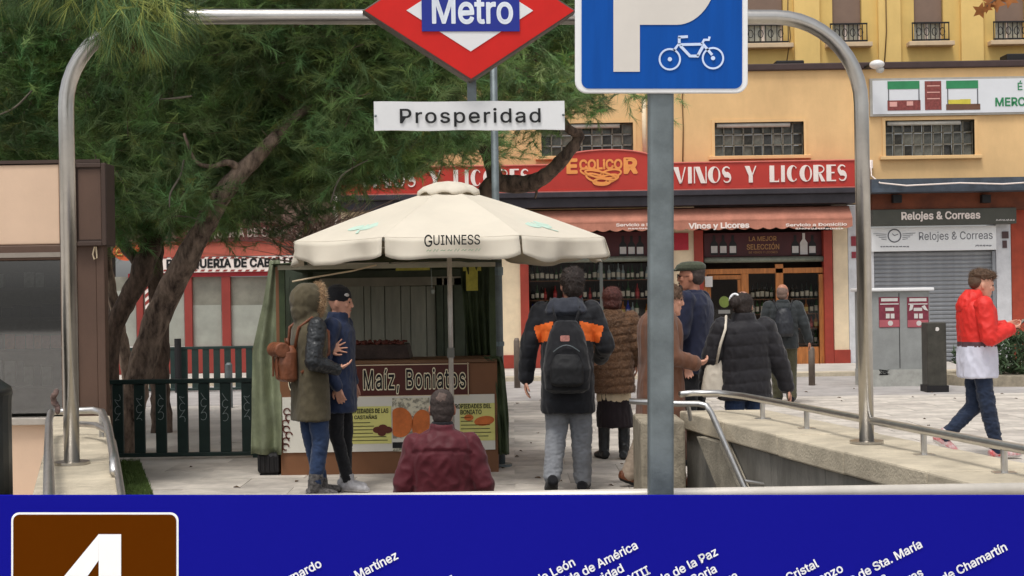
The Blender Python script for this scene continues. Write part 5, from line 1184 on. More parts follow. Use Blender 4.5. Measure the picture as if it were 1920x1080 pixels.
cloth([(495,862,920,.2),(560,868,917,.25),(640,874,918,.3),(668,876,920,.35)], dS+.3, 'tarp', m_tarpd, 4.0, .03, 4)
cloth([(668,926,940,.0),(690,924,946,.0),(780,930,953,-.02),(852,934,955,-.04)], dS+.03, 'tarp', m_tarpd, 2.0, .03, 2)
cloth([(668,905,935,-.02),(676,915,936,-.02)], dS+.0, 'tarp', m_tarpd, 5.0, .01, 3, nx=10)
part('side_pole', MB().pb(519,500,526,850,dS+.02,dS+.05), m_sb, stl)
# loose things of the stall
y_ = dS+.35
t = thing('roasting_tray', 'dark roasting tray heaped with chestnuts on the stall counter', 'tray', (W(715,672,y_).x,y_,zc_+.022))
xa_, xb_ = W(655,665,y_).x, W(772,665,y_).x; zt0 = zc_+.022
part('tray', MB().prism([(xa_,zt0),(xb_+.0,zt0),(xb_-.03,zt0+.13),(xa_+.02,zt0+.13)], (0,y_-.2,0), (1,0,0), (0,0,1), (0,.4,0)), mat('charred_metal',(62,48,42),.6,.2,var=.4,scale=12,bump=.4), t, bevel=.01)
for i in range(60): 
    pass
b = MB()
for i in range(130): b.ell((random.uniform(xa_+.03,xb_-.06), y_+random.uniform(-.17,.17), zt0+.135+random.uniform(-.01,.02)), (.018,.016,.012), 6, 4, Matrix.Rotation(random.uniform(0,3),3,'X'))
o = part('chestnuts', b, MATS['chestnut_brown'], t, smooth=True); o['kind'] = 'stuff'
t = single('yellow_sign', MB().pb(868,494,902,508,dS+.5,dS+.51).pb(874,508,896,545,dS+.5,dS+.51), mat('yellow_card',(206,196,84),.6,var=.2,scale=14,bump=0), 'bright yellow card hanging inside the stall by the right tarp', 'card')
t = single('yellow_sign', MB().pb(742,498,806,507,dS+.6,dS+.61), MATS['yellow_card'], 'long yellow card strip hanging under the stall roof', 'card')
t = single('hanging_bulb', MB().ell(W(811,546,13), (.02,.02,.028), 10, 6).tube([W(810,540,13),W(808,500,13)], .004, 5), mat('pale_bulb',(170,176,170),.2,bump=0), 'small unlit bulb hanging on a wire in the stall', 'bulb', smooth=True)
t = single('white_strap', MB().tube([W(548,528,dS-.1),W(600,518,dS-.1),(W(660,508,dS-.1)),W(706,497,dS-.1)], .008, 6), m_cream, 'pale strap stretched from the left tarp to the parasol rim', 'strap', smooth=True)
t = thing('black_crate', 'low black crate under the left tarp of the stall', 'crate', tuple(W(500,885,12.55).xy)+(0,))
xa_, xb_ = W(482,880,12.5).x, W(525,880,12.5).x; part('shell', MB().box(xa_,xb_,12.5,12.9,0.02,.2), m_iron, t, bevel=.03)
for i in range(5): part('rib', MB().box(xa_+.015+i*.04,xa_+.027+i*.04,12.49,12.5,.04,.18), m_iron, t)
part('foot', MB().box(xa_+.02,xb_-.02,12.52,12.88,0,.02), m_iron, t)
# ============================================================= PARASOL
m_can = mat('cream_parasol_cloth',(233,224,207),.8,var=.04,scale=3,bump=.12,bscale=8); 
_n = m_can.node_tree; _b = _n.nodes['Principled BSDF']; _t = _n.nodes.new('ShaderNodeBsdfTranslucent'); _t.inputs[0].default_value = (.78,.70,.56,1); _m = _n.nodes.new('ShaderNodeMixShader'); _m.inputs[0].default_value = .22
_o = [q for q in _n.nodes if q.type == 'OUTPUT_MATERIAL'][0]; _n.links.new(_b.outputs[0], _m.inputs[1]); _n.links.new(_t.outputs[0], _m.inputs[2]); _n.links.new(_m.outputs[0], _o.inputs[0])
m_rib = mat('parasol_rib',(120,120,112),.5,.3)
cu = Vector((W(842,450,12.2).x, 12.2, 0)); RU = 1.36; a0_ = R(-90+22.5+3.5)
um = thing('parasol', 'cream beer parasol with green clovers over the chestnut stall', 'parasol', (cu.x,cu.y,0))
zE = 2.0; zA = 2.47
cor = [Vector((cu.x+RU*math.cos(a0_+i*PI/4), cu.y+RU*math.sin(a0_+i*PI/4), zE)) for i in range(8)]
def cpt(i, u, t):                              # facet i, u across 0..1, t from rim 0 to top 1
    A = cor[i]; B = cor[(i+1) % 8]; p = A.lerp(B, u); top = Vector((cu.x, cu.y, zA)); q = p.lerp(top, t)
    q.z -= .035*math.sin(PI*u)*(1-t)*(.35+t) - .018*math.sin(PI*t)
    return q
b = MB(); nU, nT = 8, 8
for i in range(8):
    o_ = len(b.v); vs = [cpt(i,u/nU,.93*t/nT) for t in range(nT+1) for u in range(nU+1)]
    b.add(vs, [(t*(nU+1)+u,t*(nU+1)+u+1,(t+1)*(nU+1)+u+1,(t+1)*(nU+1)+u) for t in range(nT) for u in range(nU)])
can_ = part('canopy', b, m_can, um, smooth=False); can_.modifiers.new('thickness','SOLIDIFY').thickness = -.003
for i in range(8):                             # one hanging flap to each side
    b = MB(); nU, nV = 20, 5; hV = .175 if i not in (7,) else .165
    vs = []
    for v in range(nV+1):
        for u in range(nU+1):
            uu = .012+.976*u/nU; p = cpt(i, uu, 0); out = (Vector((p.x,p.y,0))-Vector((cu.x,cu.y,0))).normalized(); k = v/nV
            fold = .026*k*math.sin(uu*9+i*1.7)+.014*k*math.sin(uu*21+i*2.3)+.02*k*noise.noise(Vector((uu*6,i,k)))
            p = p+out*(.006+.012*k+fold); p.z -= hV*k*(1-.25*abs(2*uu-1)**6)+.014*k*math.sin(uu*7+i*2)+.012*k*noise.noise(Vector((uu*5,i*3,9))); vs.append(p)
    b.add(vs, [((v+1)*(nU+1)+u,(v+1)*(nU+1)+u+1,v*(nU+1)+u+1,v*(nU+1)+u) for v in range(nV) for u in range(nU)])
    fl = part('valance', b, m_can, um, smooth=True); fl.modifiers.new('thickness','SOLIDIFY').thickness = .003
    if i == 7:
        A = cpt(7,0,0); B = cpt(7,1,0); ax_ = (B-A).normalized(); out = Vector((0,-1,0)); k2 = 10.95/F
        c = W(817,452,10.9); b2_ = MB(); write(b2_,'G',-52*k2,-11*k2,-37*k2,12*k2,(0,0,0),(1,0,0),(0,0,1),.01); write(b2_,'UINNESS',-35*k2,-8*k2,52*k2,11*k2,(0,0,0),(1,0,0),(0,0,1),.01)
        nrm = ax_.cross(Vector((0,0,1))); nrm = nrm if nrm.y < 0 else -nrm
        mid = (A+B)/2; base_ = mid+nrm*.062; base_.z = c.z
        b2_.v = [tuple(base_+ax_*v[0]+Vector((0,0,v[2]))+nrm*0) for v in b2_.v]
        part('lettering', b2_, m_black, fl)
        b3_ = MB(); [b3_.strip([(i*13*k2-48*k2+q*3*k2,(-2+5*(q%2))*k2*(.6+.4*math.sin(i*2))) for q in range(4)], 1.3*k2, (0,0,0),(1,0,0),(0,0,1),(0,-.0005,0)) for i in range(8)]; b3_.v = [tuple(base_+ax_*v[0]+Vector((0,0,v[2]-18*k2))+nrm*.012) for v in b3_.v]
        part('faded_print', b3_, mat('faded_green_print',(170,196,160),.7,bump=0), fl)
# cap with its own scalloped skirt
b = MB(); vs = [(cu.x,cu.y,zA+.045)]; nC = 64
for ring, (r_, z_) in enumerate(((.12,zA+.03),(.22,zA-.005),(.27,zA-.045),(.275,zA-.075))):
    for j in range(nC):
        a = 2*PI*j/nC+a0_; sc_ = abs(math.cos(4*(a-a0_))); f_ = 1-.05*(1-sc_); dz = (-.02*sc_ if ring == 3 else 0)+.012*math.sin(j*.9)*(ring/3)
        vs.append((cu.x+r_*f_*math.cos(a), cu.y+r_*f_*math.sin(a), z_+dz+(.012 if ring == 3 else 0)))
fs = [(0,1+j,1+(j+1)%nC) for j in range(nC)]+[(1+r_*nC+j,1+(r_+1)*nC+j,1+(r_+1)*nC+(j+1)%nC,1+r_*nC+(j+1)%nC) for r_ in range(3) for j in range(nC)]
o = part('cap', b.add(vs, fs), m_can, um, smooth=True); o.modifiers.new('thickness','SOLIDIFY').thickness = .004
# ribs, pole, hub
for i in range(8): part('rib', MB().tube([cor[i]+Vector((0,0,-.02)), Vector((cu.x,cu.y,zA-.05))], .011, 6), m_rib, um); part('strut', MB().tube([cor[i].lerp(Vector((cu.x,cu.y,zA)),.5)+Vector((0,0,-.04)), Vector((cu.x,cu.y,2.0))], .008, 6), m_rib, um)
pm_ = mat('pale_pole',(196,190,182),.35,.4,var=.1,scale=12)
part('pole', MB().tube([(cu.x,cu.y,.05),(cu.x,cu.y,zA)], .021, 14), pm_, um, smooth=True); part('hub', MB().tube([(cu.x,cu.y,1.96),(cu.x,cu.y,2.04)], .05, 14), m_rib, um)
part('base', MB().rings([(0,.24,.24,cu.x,cu.y),(.06,.24,.24,cu.x,cu.y),(.08,.2,.2,cu.x,cu.y)], 24), m_conc, um)
part('crank', MB().box(cu.x-.03,cu.x+.03,cu.y-.03,cu.y+.03,1.02,1.1), m_rib, um)
# clovers printed on the facets either side of the front one
m_clo = mat('clover_print',(190,214,198),.8,var=.06,bump=0)
def clover(i, u0, t0, s):
    A = cor[i]; B = cor[(i+1) % 8]; ex_ = (B-A).normalized(); mid = (A+B)/2; top = Vector((cu.x,cu.y,zA)); ey_ = (top-mid).normalized(); nn_ = ex_.cross(ey_); nn_ = nn_ if nn_.z > 0 else -nn_
    c = cpt(i,u0,t0)+nn_*.003; b = MB()
    for k, a in enumerate((90,210,330)):
        for sg_ in (-1,1):
            aa = R(a+22*sg_); p = [(s*.62*math.cos(aa)+s*.42*math.cos(t)*1.0, s*.62*math.sin(aa)+s*.36*math.sin(t)) for t in np.linspace(0,2*PI,13)[:-1]]
            b.add([c+ex_*q[0]+ey_*q[1]+nn_*(.0006*k+.0003*sg_) for q in p], [tuple(range(12))])
    b.strip([(0,0),(s*.2,-s*.9),(s*.5,-s*1.3)], s*.14, c, ex_, ey_, nn_*.001); return part('clover_print', b, m_clo, um)
clover(0,.5,.27,.175); clover(6,.5,.27,.175); clover(2,.5,.3,.14); clover(4,.5,.3,.14)
# ============================================================= PEOPLE
def fabric(name, rgb, rough=.9, var=.14, scale=18, bump=.35, bscale=220, sheen=.15, **k): return mat(name, rgb, rough, var=var, scale=scale, bump=.45, bscale=13, sheen=sheen, spec=.25, **k)
m_skin = mat('skin', (206,152,128), .5, var=.08, scale=14, bump=.05, spec=.4); m_skin2 = mat('skin_tanned', (176,120,96), .5, var=.08, scale=14, bump=.05)
m_eye = mat('eye_dark', (38,28,24), .3, bump=0); m_lip = mat('lips', (168,98,88), .5, bump=0)
m_hairD = mat('hair_dark', (44,34,30), .6, var=.35, scale=40, bump=.8, bscale=90, stretch=(1,1,.3)); m_hairR = mat('hair_auburn', (84,44,38), .6, var=.35, scale=40, bump=.8, bscale=90)
m_hairB = mat('hair_brown', (92,70,54), .6, var=.35, scale=40, bump=.8, bscale=90); m_hairS = mat('hair_stubble', (66,56,52), .85, var=.3, scale=60, bump=.3)
m_denim = fabric('denim', (46,62,92), var=.22, scale=9); m_denimd = fabric('denim_dark', (38,48,68), var=.2, scale=9); m_gjean = fabric('grey_jeans', (128,130,134), var=.16, scale=8)
m_blk = fabric('black_cloth', (30,30,33)); m_olive = fabric('olive_cloth', (84,76,58)); m_leather = mat('black_leather', (44,46,48), .38, var=.25, scale=10, bump=.35, bscale=40)
m_tan = mat('tan_leather', (118,70,46), .45, var=.25, scale=9, bump=.3, bscale=50); m_navy = fabric('navy_shell', (34,46,74), .6); m_maroon = fabric('maroon_shell', (90,32,40), .55, var=.12, scale=8)
m_sole = mat('rubber_dark', (24,24,26), .7, bump=.1); m_wsole = mat('rubber_white', (216,212,210), .6, bump=.1)
def blob(name, mb, m, parent, vox=.01, sm=4, disp=None, matfn=None, mats=None, label=None):
    me = mb.mesh(name, m); t = bpy.data.objects.new('tmp', me); COL.objects.link(t)
    r = t.modifiers.new('r', 'REMESH'); r.mode = 'VOXEL'; r.voxel_size = vox; r.use_smooth_shade = True
    s_ = t.modifiers.new('s', 'SMOOTH'); s_.iterations = sm; s_.factor = .5
    dg = bpy.context.evaluated_depsgraph_get(); out = bpy.data.meshes.new_from_object(t.evaluated_get(dg)); bpy.data.objects.remove(t); bpy.data.meshes.remove(me)
    out.name = name
    if disp:
        no = [v.normal.copy() for v in out.vertices]
        for v, n in zip(out.vertices, no): v.co = v.co + n*disp(v.co, n)
    out.materials.clear()
    for mm in (mats or [m]): out.materials.append(mm)
    if matfn: 
        for p in out.polygons: p.material_index = matfn(p.center, p.normal)
    out.polygons.foreach_set('use_smooth', [True]*len(out.polygons)); out.update()
    o = link(name, out, parent)
    if label: o['label'] = label
    return o
def folds(a=.006, f=9., seed=0., puff=0., pitch=.09, vert=1.6, dirz=1.):
    sv = Vector((seed*3.1, seed*1.7, seed))
    def d(co, n):
        q = Vector((co.x*f, co.y*f, co.z*f/vert))+sv
        r = a*noise.noise(q) + a*.9*(1-2*abs(noise.noise(q*2.1+sv))) + a*.12*noise.noise(q*5)
        if puff: r += puff*(abs(math.sin(PI*(co.z+.012*math.sin(co.x*9+seed))/pitch))**.45-.6)
        return r
    return d
JD = dict(hipL=(-.09,0,.92), hipR=(.09,0,.92), knL=(-.1,.02,.5), knR=(.1,.02,.5), anL=(-.1,-.02,.09), anR=(.1,-.02,.09), shL=(-.185,0,1.425), shR=(.185,0,1.425),
          elL=(-.235,-.03,1.15), elR=(.235,-.03,1.15), wrL=(-.245,.05,.91), wrR=(.245,.05,.91), neck=(0,-.01,1.47), head=(0,.02,1.63), yaw=0, pitch=0, ftL=0, ftR=0, fpL=0, fpR=0,
          hdL=(0,.1,-1), hdR=(0,.1,-1), pnL=(1,0,0), pnR=(-1,0,0), cuL=.5, cuR=.5)
def hand(mb, w, d, n, side, curl=.5, spread=.06):
    w = Vector(w); f = Vector(d).normalized(); n = Vector(n); n = (n-f*n.dot(f)).normalized(); s_ = f.cross(n)*side      # s_: towards the thumb
    mb.capsule(w-f*.03, w+f*.01, .027, .026, 10)
    for k in (-1.5,-.5,.5,1.5): mb.capsule(w+f*.015+s_*k*.012, w+f*.082+s_*k*.0185, .0155, .0125, 8)
    for k, L in ((1.5,.070),(.5,.080),(-.5,.075),(-1.5,.058)):
        b0 = w+f*.082+s_*k*.0195; a = curl*.9; dd = (f+s_*k*spread).normalized(); d1 = (dd*math.cos(a*.5)+n*math.sin(a*.5)); d2 = (dd*math.cos(a*1.4)+n*math.sin(a*1.4)); d3 = (dd*math.cos(a*2)+n*math.sin(a*2))
        p1 = b0+d1*L*.45; p2 = p1+d2*L*.33; p3 = p2+d3*L*.24
        mb.capsule(b0,p1,.0098,.0090,8); mb.capsule(p1,p2,.0090,.0084,8); mb.capsule(p2,p3,.0084,.0074,8)
    t0 = w+f*.025+s_*.026; t1 = t0+(f*.6+s_*.75+n*.25).normalized()*.036; t2 = t1+(f*.85+s_*.35+n*.4).normalized()*.03; t3 = t2+(f*.95+s_*.1+n*.5).normalized()*.022
    mb.capsule(t0,t1,.014,.012,8); mb.capsule(t1,t2,.012,.0105,8); mb.capsule(t2,t3,.0105,.0085,8)
def headM(J):
    return Matrix.Translation(Vector(J['head'])) @ Matrix.Rotation(R(J['yaw']), 4, 'Z') @ Matrix.Rotation(R(J['pitch']), 4, 'X') @ Matrix.Scale(J.get('hs',1.1), 4)
def tf(mb, M, i0=0):
    mb.v = mb.v[:i0]+[tuple(M @ Vector(v)) for v in mb.v[i0:]]; return mb
def addhead(mb, J):
    M = headM(J); i0 = len(mb.v)
    mb.rings([(-.122,.022,.02,0,.055),(-.112,.036,.034,0,.048),(-.09,.052,.058,0,.030),(-.05,.064,.078,0,.012),(-.01,.071,.09,0,.002),(.03,.074,.095,0,-.004),(.065,.070,.091,0,-.007),(.09,.058,.076,0,-.009),(.11,.038,.05,0,-.01),(.12,.014,.018,0,-.01)], 24)
    mb.capsule((0,.088,.018),(0,.104,-.022),.008,.0105,8); mb.ell((0,.100,-.030),(.0165,.014,.011),8,6)
    mb.ell((0,.074,-.105),(.022,.018,.016),8,6); mb.capsule((-.03,.083,.022),(.03,.083,.022),.010,.010,8)
    mb.ell((0,.083,-.062),(.026,.012,.012),10,6)
    for s_ in (-1,1): mb.ell((s_*.042,.066,-.022),(.018,.018,.02),8,6); mb.ell((s_*.076,-.006,-.012),(.009,.02,.032),8,6,Matrix.Rotation(s_*.25,3,'Z'))
    tf(mb, M, i0); return mb
def foot(mb, an, yaw, pitch, r=1., L=.26, top=.05):
    i0 = len(mb.v)
    mb.rings([(-.03,.034*r,.05*r,0,0),(.0,.038*r,.052*r,0,0),(.05,.04*r,.05*r,0,-.002),(top+.02,.042*r,.05*r,0,-.004)], 14)
    y0 = -.07; 
    sec = [(0,.03,.028,-.028),(.02,.037,.04,-.038),(.08,.040,.05,-.030),(.14,.044,.040,-.042),(.20,.046,.033,-.050),(.245,.036,.027,-.056),(.262,.018,.018,-.062)]
    vs = []; n = 14
    for y, rx, rz, cz in sec:
        for j in range(n):
            a = 2*PI*j/n; z = cz+rz*math.sin(a)*r; vs.append((rx*math.cos(a)*r*1.05, (y0+y*L/.26)*r, max(z,-.085)))
    fs = [(i*n+j,i*n+(j+1)%n,(i+1)*n+(j+1)%n,(i+1)*n+j) for i in range(len(sec)-1) for j in range(n)]+[tuple(reversed(range(n))), tuple((len(sec)-1)*n+j for j in range(n))]
    mb.add(vs, fs)
    M = Matrix.Translation(Vector(an)) @ Matrix.Rotation(R(yaw),4,'Z') @ Matrix.Rotation(R(pitch),4,'X'); tf(mb, M, i0); return mb
def body(J, root, skin):
    mb = MB()
    mb.rings([(.82,.11,.08,0,0),(.92,.14,.1,0,0),(1.05,.12,.085,0,0),(1.2,.13,.09,0,0),(1.36,.155,.095,0,0),(1.43,.12,.075,0,-.005),(1.47,.06,.055,0,-.008)], 20)
    nk = Vector(J['neck']); hd = Vector(J['head']); mb.capsule(nk-Vector((0,0,.03)), hd+Vector((0,-.018,-.07)), .056, .052, 14)
    for S_ in 'LR':
        h,k,a = J['hip'+S_],J['kn'+S_],J['an'+S_]; mb.limb([h,k,a],[.07,.048,.034]); foot(mb, a, J['ft'+S_], J['fp'+S_], .8)
        mb.limb([J['sh'+S_],J['el'+S_],J['wr'+S_]],[.046,.036,.026]); hand(mb, J['wr'+S_], J['hd'+S_], J['pn'+S_], 1 if S_ == 'L' else -1, J['cu'+S_], J.get('sp'+S_, .08))
    addhead(mb, J); o = blob('body', mb, skin, root, .0068, 2)
    M = headM(J); 
    for s_ in (-1,1): part('eye', tf(MB().ell((s_*.031,.0855,.004),(.012,.006,.006),8,6), M), m_eye, root, smooth=True)
    part('mouth', tf(MB().ell((0,.0925,-.062),(.021,.005,.0045),8,6), M), m_lip, root, smooth=True)
    return o
def person(label, px, d, H, rz, z0=0., pose=None, skin=None, cat='person', group=None):
    J = dict(JD); J.update(pose or {})
    x = W(px, 700, d).x
    r = thing('person', label, cat, (x, d, z0), None, R(rz), local=True); s_ = H/1.75; r.scale = (s_,s_,s_)
    body(J, r, skin or m_skin); return r, J
def trousers(J, root, m, r=(.098,.068,.058), seed=1, hem=0., name='trousers', a=.005):
    mb = MB(); mb.rings([(.80,.12,.09,0,0),(.86,.155,.115,0,0),(.93,.165,.12,0,0),(1.02,.15,.11,0,0),(1.06,.145,.105,0,0)], 20)
    for S_ in 'LR':
        h,k,a_ = Vector(J['hip'+S_]),Vector(J['kn'+S_]),Vector(J['an'+S_]); a2 = k.lerp(a_, 1-hem); mb.limb([h,k,a2],[r[0],r[1],r[2]],14)
    return blob(name, mb, m, root, .0095, 3, folds(a, 11, seed, vert=.6))
def shoes(J, root, m, sole, seed=1, boot=0., r=1.12, bm=None):
    for S_ in 'LR':
        mb = MB(); foot(mb, J['an'+S_], J['ft'+S_], J['fp'+S_], r, .26)
        if boot:
            k,a_ = Vector(J['kn'+S_]),Vector(J['an'+S_]); mb.capsule(a_, a_.lerp(k, boot), .054, .062, 14)
        fwd = Matrix.Rotation(R(J['ft'+S_]),4,'Z') @ Matrix.Rotation(R(J['fp'+S_]),4,'X'); az_ = Vector(J['an'+S_])
        inv = (Matrix.Translation(az_) @ fwd).inverted()
        blob('boot' if boot else 'shoe', mb, m, root, .0075, 2, folds(.002,30,seed) if not boot else folds(.004,16,seed), (lambda c, n, inv=inv: 1 if (inv @ c).z < -.062 else 0), [m, sole])
def torso(mb, hem, w=1., dp=1., flare=1., sh=.20, waist=.95, top=1.49, cy=0.):
    rs = [(hem,.185*w*flare,.13*dp*flare,0,cy)]
    for z, rx, ry in ((.75,.185*(1+flare)/2,.135),(.92,.182,.132),(1.05,.172*waist,.122),(1.18,.178,.125),(1.3,.188,.13),(1.38,.19,.125)):
        if z > hem+.05: rs.append((z,rx*w,ry*dp,0,cy))
    rs += [(1.43,.165*w,.11*dp,0,cy-.003),(1.465,.12*w,.09*dp,0,cy-.006),(top,.078,.075,0,cy-.01)]
    return mb.rings(rs, 28, 2.3)
def sleeves(mb, J, r=(.078,.064,.048), cuff=.97, which='LR'):
    for S_ in which:
        s_,e,w = Vector(J['sh'+S_]),Vector(J['el'+S_]),Vector(J['wr'+S_]); mb.limb([s_,e,e.lerp(w,cuff)],[r[0],r[1],r[2]],14)
    return mb
def hair(J, root, m, parts, seed=1, a=.008, vox=.008, f=35., name='hair'):
    mb = MB()
    for c, r_ in parts: mb.ell(c, r_, 18, 12)
    tf(mb, headM(J)); return blob(name, mb, m, root, vox, 1, lambda co, n: a*noise.noise(co*f+Vector((seed,0,0)))+a*.8*noise.noise(co*f*2.3))
def bag(name, label, root, cat='backpack'):
    return thing(name, label, cat, tuple(root.location), None, root.rotation_euler.z, local=True)
def strands(o, m, n, L, w, lift=.35, down=.5, seed=1, name='hair_strands'):
    """loose hairs over a hair or fur surface"""
    me = o.data; k = len(me.polygons); c = np.empty(k*3); me.polygons.foreach_get('center', c); c = c.reshape(-1,3); nn_ = np.empty(k*3); me.polygons.foreach_get('normal', nn_); nn_ = nn_.reshape(-1,3)
    r_ = np.random.default_rng(seed); i = r_.integers(0, k, n); p = c[i]-nn_[i]*.003; q = nn_[i]; t = r_.normal(size=(n,3)); t[:,2] = t[:,2]*.5-down*2; t -= q*(t*q).sum(1)[:,None]; t /= np.linalg.norm(t,axis=1)[:,None]
    d = t+q*lift*r_.uniform(.2,1.4,(n,1)); d /= np.linalg.norm(d,axis=1)[:,None]; s_ = np.cross(d, q+.01); s_ /= np.linalg.norm(s_,axis=1)[:,None]+1e-9
    ln = L*r_.uniform(.5,1.2,(n,1)); V = np.empty((n,3,3)); V[:,0] = p-s_*w/2; V[:,1] = p+s_*w/2; V[:,2] = p+d*ln
    T = r_.uniform(.6,1.8,(n,1))*np.ones((1,3)); h_ = link(name, leafmesh(name, V.reshape(-1,3), 3, T, m), o.parent); return h_
def hairmat(nm, rgb): return mat(nm, rgb, .5, var=.2, scale=30, bump=0, attr='tint')
m_sD = hairmat('strand_dark',(46,36,30)); m_sR = hairmat('strand_auburn',(86,46,38)); m_sB = hairmat('strand_brown',(98,76,58)); m_sF = hairmat('strand_fur',(112,84,62)); m_sT = hairmat('strand_trim',(170,142,110))
# ---- A: olive parka, hood up, tan backpack
rA, J = person('person in an olive hooded parka with black leather sleeves, jeans and patterned ankle boots', 581, 11.15, 1.63, -62, 0,
    dict(elR=(.25,-.06,1.14), wrR=(.20,.16,1.07), elL=(-.24,.0,1.14), wrL=(-.06,.19,1.22), hdR=(-.1,1,.3), pnR=(-.3,0,.9), hdL=(.1,1,.25), pnL=(.95,0,.1), cuR=.35, cuL=.2, spL=.35, spR=.3,
         hipL=(-.08,0,.92),hipR=(.08,0,.92), knR=(.1,.05,.5), anR=(.1,-.01,.09), knL=(-.08,.03,.5), anL=(-.09,.12,.09), ftR=-12, ftL=15, yaw=5, hs=1.0, head=(0,.0,1.63)))
mb = torso(MB(), .65, 1.03, 1.10, 1.06, waist=1.0); blob('parka', mb, m_olive, rA, .010, 4, folds(.006,8,2.))
mb = sleeves(MB(), J, (.076,.066,.048)); blob('sleeves', mb, m_leather, rA, .0085, 3, folds(.008,14,5., vert=.8))
mb = MB(); M = headM(J); mb.ell((0,-.03,.015),(.115,.13,.145),20,14).ell((0,-.055,-.07),(.105,.10,.11),18,12).ell((0,.03,.03),(.098,.075,.12),16,12); tf(mb,M); mb.rings([(1.40,.15,.12,0,-.01),(1.47,.12,.105,0,-.015),(1.54,.10,.10,0,-.015)],20)
blob('hood', mb, m_olive, rA, .010, 3, folds(.006,10,3.))
pts = [M @ Vector((.092*math.sin(a), .082+.01*math.cos(a), .01+.125*math.cos(a))) for a in np.linspace(0,2*PI,33)[:-1]]
mb = MB(); [mb.ell(p,(.02,.024,.02),8,6) for p in pts]; _c = blob('fur_trim', mb, fabric('fur_trim',(128,102,78),var=.4,scale=40), rA, .007, 1, lambda co,n: .012*noise.noise(co*60)); strands(_c, m_sT, 6000, .045, .0025, 1.2, .1, 8, 'fur_strands')
trousers(J, rA, m_denim, (.105,.072,.058), 4, hem=.16); shoes(J, rA, fabric('knit_boot',(92,88,86),var=.6,scale=45), m_sole, 3, .24, 1.02)
bk = bag('backpack', 'round tan leather backpack on the olive parka', rA); bk.scale = rA.scale
mb = MB().rings([(.98,.10,.05,0,-.20),(1.0,.125,.075,0,-.205),(1.12,.13,.085,0,-.21),(1.22,.12,.08,0,-.205),(1.27,.08,.05,0,-.19)],24,2.6); blob('bag_body', mb, m_tan, bk, .007, 3, folds(.003,12,1.))
mb = MB().tube([(-.115,-.27,1.24),(.115,-.27,1.24)], .062, 20); blob('rolled_flap', mb, m_tan, bk, .007, 2, folds(.002,14,2.))
for s_ in (-1,1):
    part('strap', MB().tube([(s_*.08,-.155,1.25),(s_*.11,-.13,1.42),(s_*.12,-.02,1.50),(s_*.13,.12,1.38),(s_*.14,.12,1.2),(s_*.13,-.12,1.05)], .014, 8, sx=.5), m_tan, bk, smooth=True)
    part('buckle_strap', MB().box(s_*.05-.01,s_*.05+.01,-.305,-.295,1.02,1.2), m_tan, bk)
part('handle', MB().tube([(-.03,-.19,1.27),(-.02,-.2,1.33),(.02,-.2,1.33),(.03,-.19,1.27)], .01, 8), m_tan, bk, smooth=True)
# ---- B: navy jacket, black beanie
rB, J = person('person in a navy padded jacket, black beanie and white trainers facing the parka wearer', 635, 11.5, 1.62, -100, 0,
    dict(elR=(.26,-.06,1.14), wrR=(.25,.06,.92), hdR=(0,.3,-1), elL=(-.24,.0,1.14), wrL=(-.22,.06,.93), hdL=(0,.3,-1), yaw=4, pitch=-4,
         knR=(.1,.0,.5), anR=(.09,.10,.09), knL=(-.09,.03,.5), anL=(-.09,.02,.09), ftR=-10, ftL=0))
mb = torso(MB(), .69, .97, 1.08, 1.0, waist=1.0); sleeves(mb, J, (.08,.068,.05)); mb.rings([(1.42,.12,.105,0,0),(1.48,.098,.098,0,.0),(1.545,.085,.09,0,.01)],20)
m_ng = fabric('navy_light_panel',(92,104,128),.6)
blob('jacket', mb, m_navy, rB, .010, 3, folds(.008,8,7.), lambda c,n: 1 if (1.15 < c.z < 1.44 and c.x > .03 and c.y < -.135) else 0, [m_navy, m_ng])
trousers(J, rB, m_blk, (.088,.06,.048), 8, hem=.08); shoes(J, rB, mat('white_trainer',(176,174,176),.6,var=.3,scale=14), m_wsole, 5, r=1.0)
M = headM(J); mb = MB().rings([(.01,.079,.100,0,-.012),(.05,.082,.103,0,-.012),(.085,.076,.096,0,-.014),(.115,.056,.072,0,-.018),(.138,.022,.03,0,-.02)],24); tf(mb,M); blob('beanie', mb, m_blk, rB, .007, 2, folds(.0025,22,1.))
part('beanie_patch', tf(MB().ell((.052,.065,.06),(.006,.022,.014),8,6,Matrix.Rotation(.7,3,'Z')), M), m_pl, rB, smooth=True)
# ---- C: maroon jacket on the stairs
rC, J = person('person with a balding crown in a maroon jacket, climbing the metro stairs', 828, 9.6, 1.72, 0, -.8,
    dict(shL=(-.185,0,1.385), shR=(.185,0,1.385), elL=(-.27,-.02,1.12), elR=(.27,-.02,1.12), wrL=(-.28,.12,.91), wrR=(.28,.12,.91), knR=(.1,.2,.62), anR=(.1,.1,.26), knL=(-.1,.05,.5)), m_skin2)
mb = torso(MB(), .74, 1.16, 1.15, 1.02, waist=1.05); sleeves(mb, J, (.080,.076,.056)); mb.rings([(1.40,.18,.11,0,-.005),(1.44,.125,.10,0,-.005),(1.49,.088,.088,0,-.005),(1.525,.082,.085,0,-.005)],20)
fd = folds(.010,7,11., vert=1.2)
blob('jacket', mb, m_maroon, rC, .010, 2, lambda c,n: fd(c,n)-(.006 if abs(c.z-1.36+.25*c.x*c.x*2) < .012 and n.y < 0 and abs(c.x) < .2 else 0))
mb = MB().rings([(1.50,.078,.082,0,-.005),(1.545,.072,.078,0,-.003)],18); blob('inner_collar', mb, m_blk, rC, .008, 1)
trousers(J, rC, m_denimd, seed=2); shoes(J, rC, m_sole, m_sole, 2)
cr_ = lambda c, n: 0
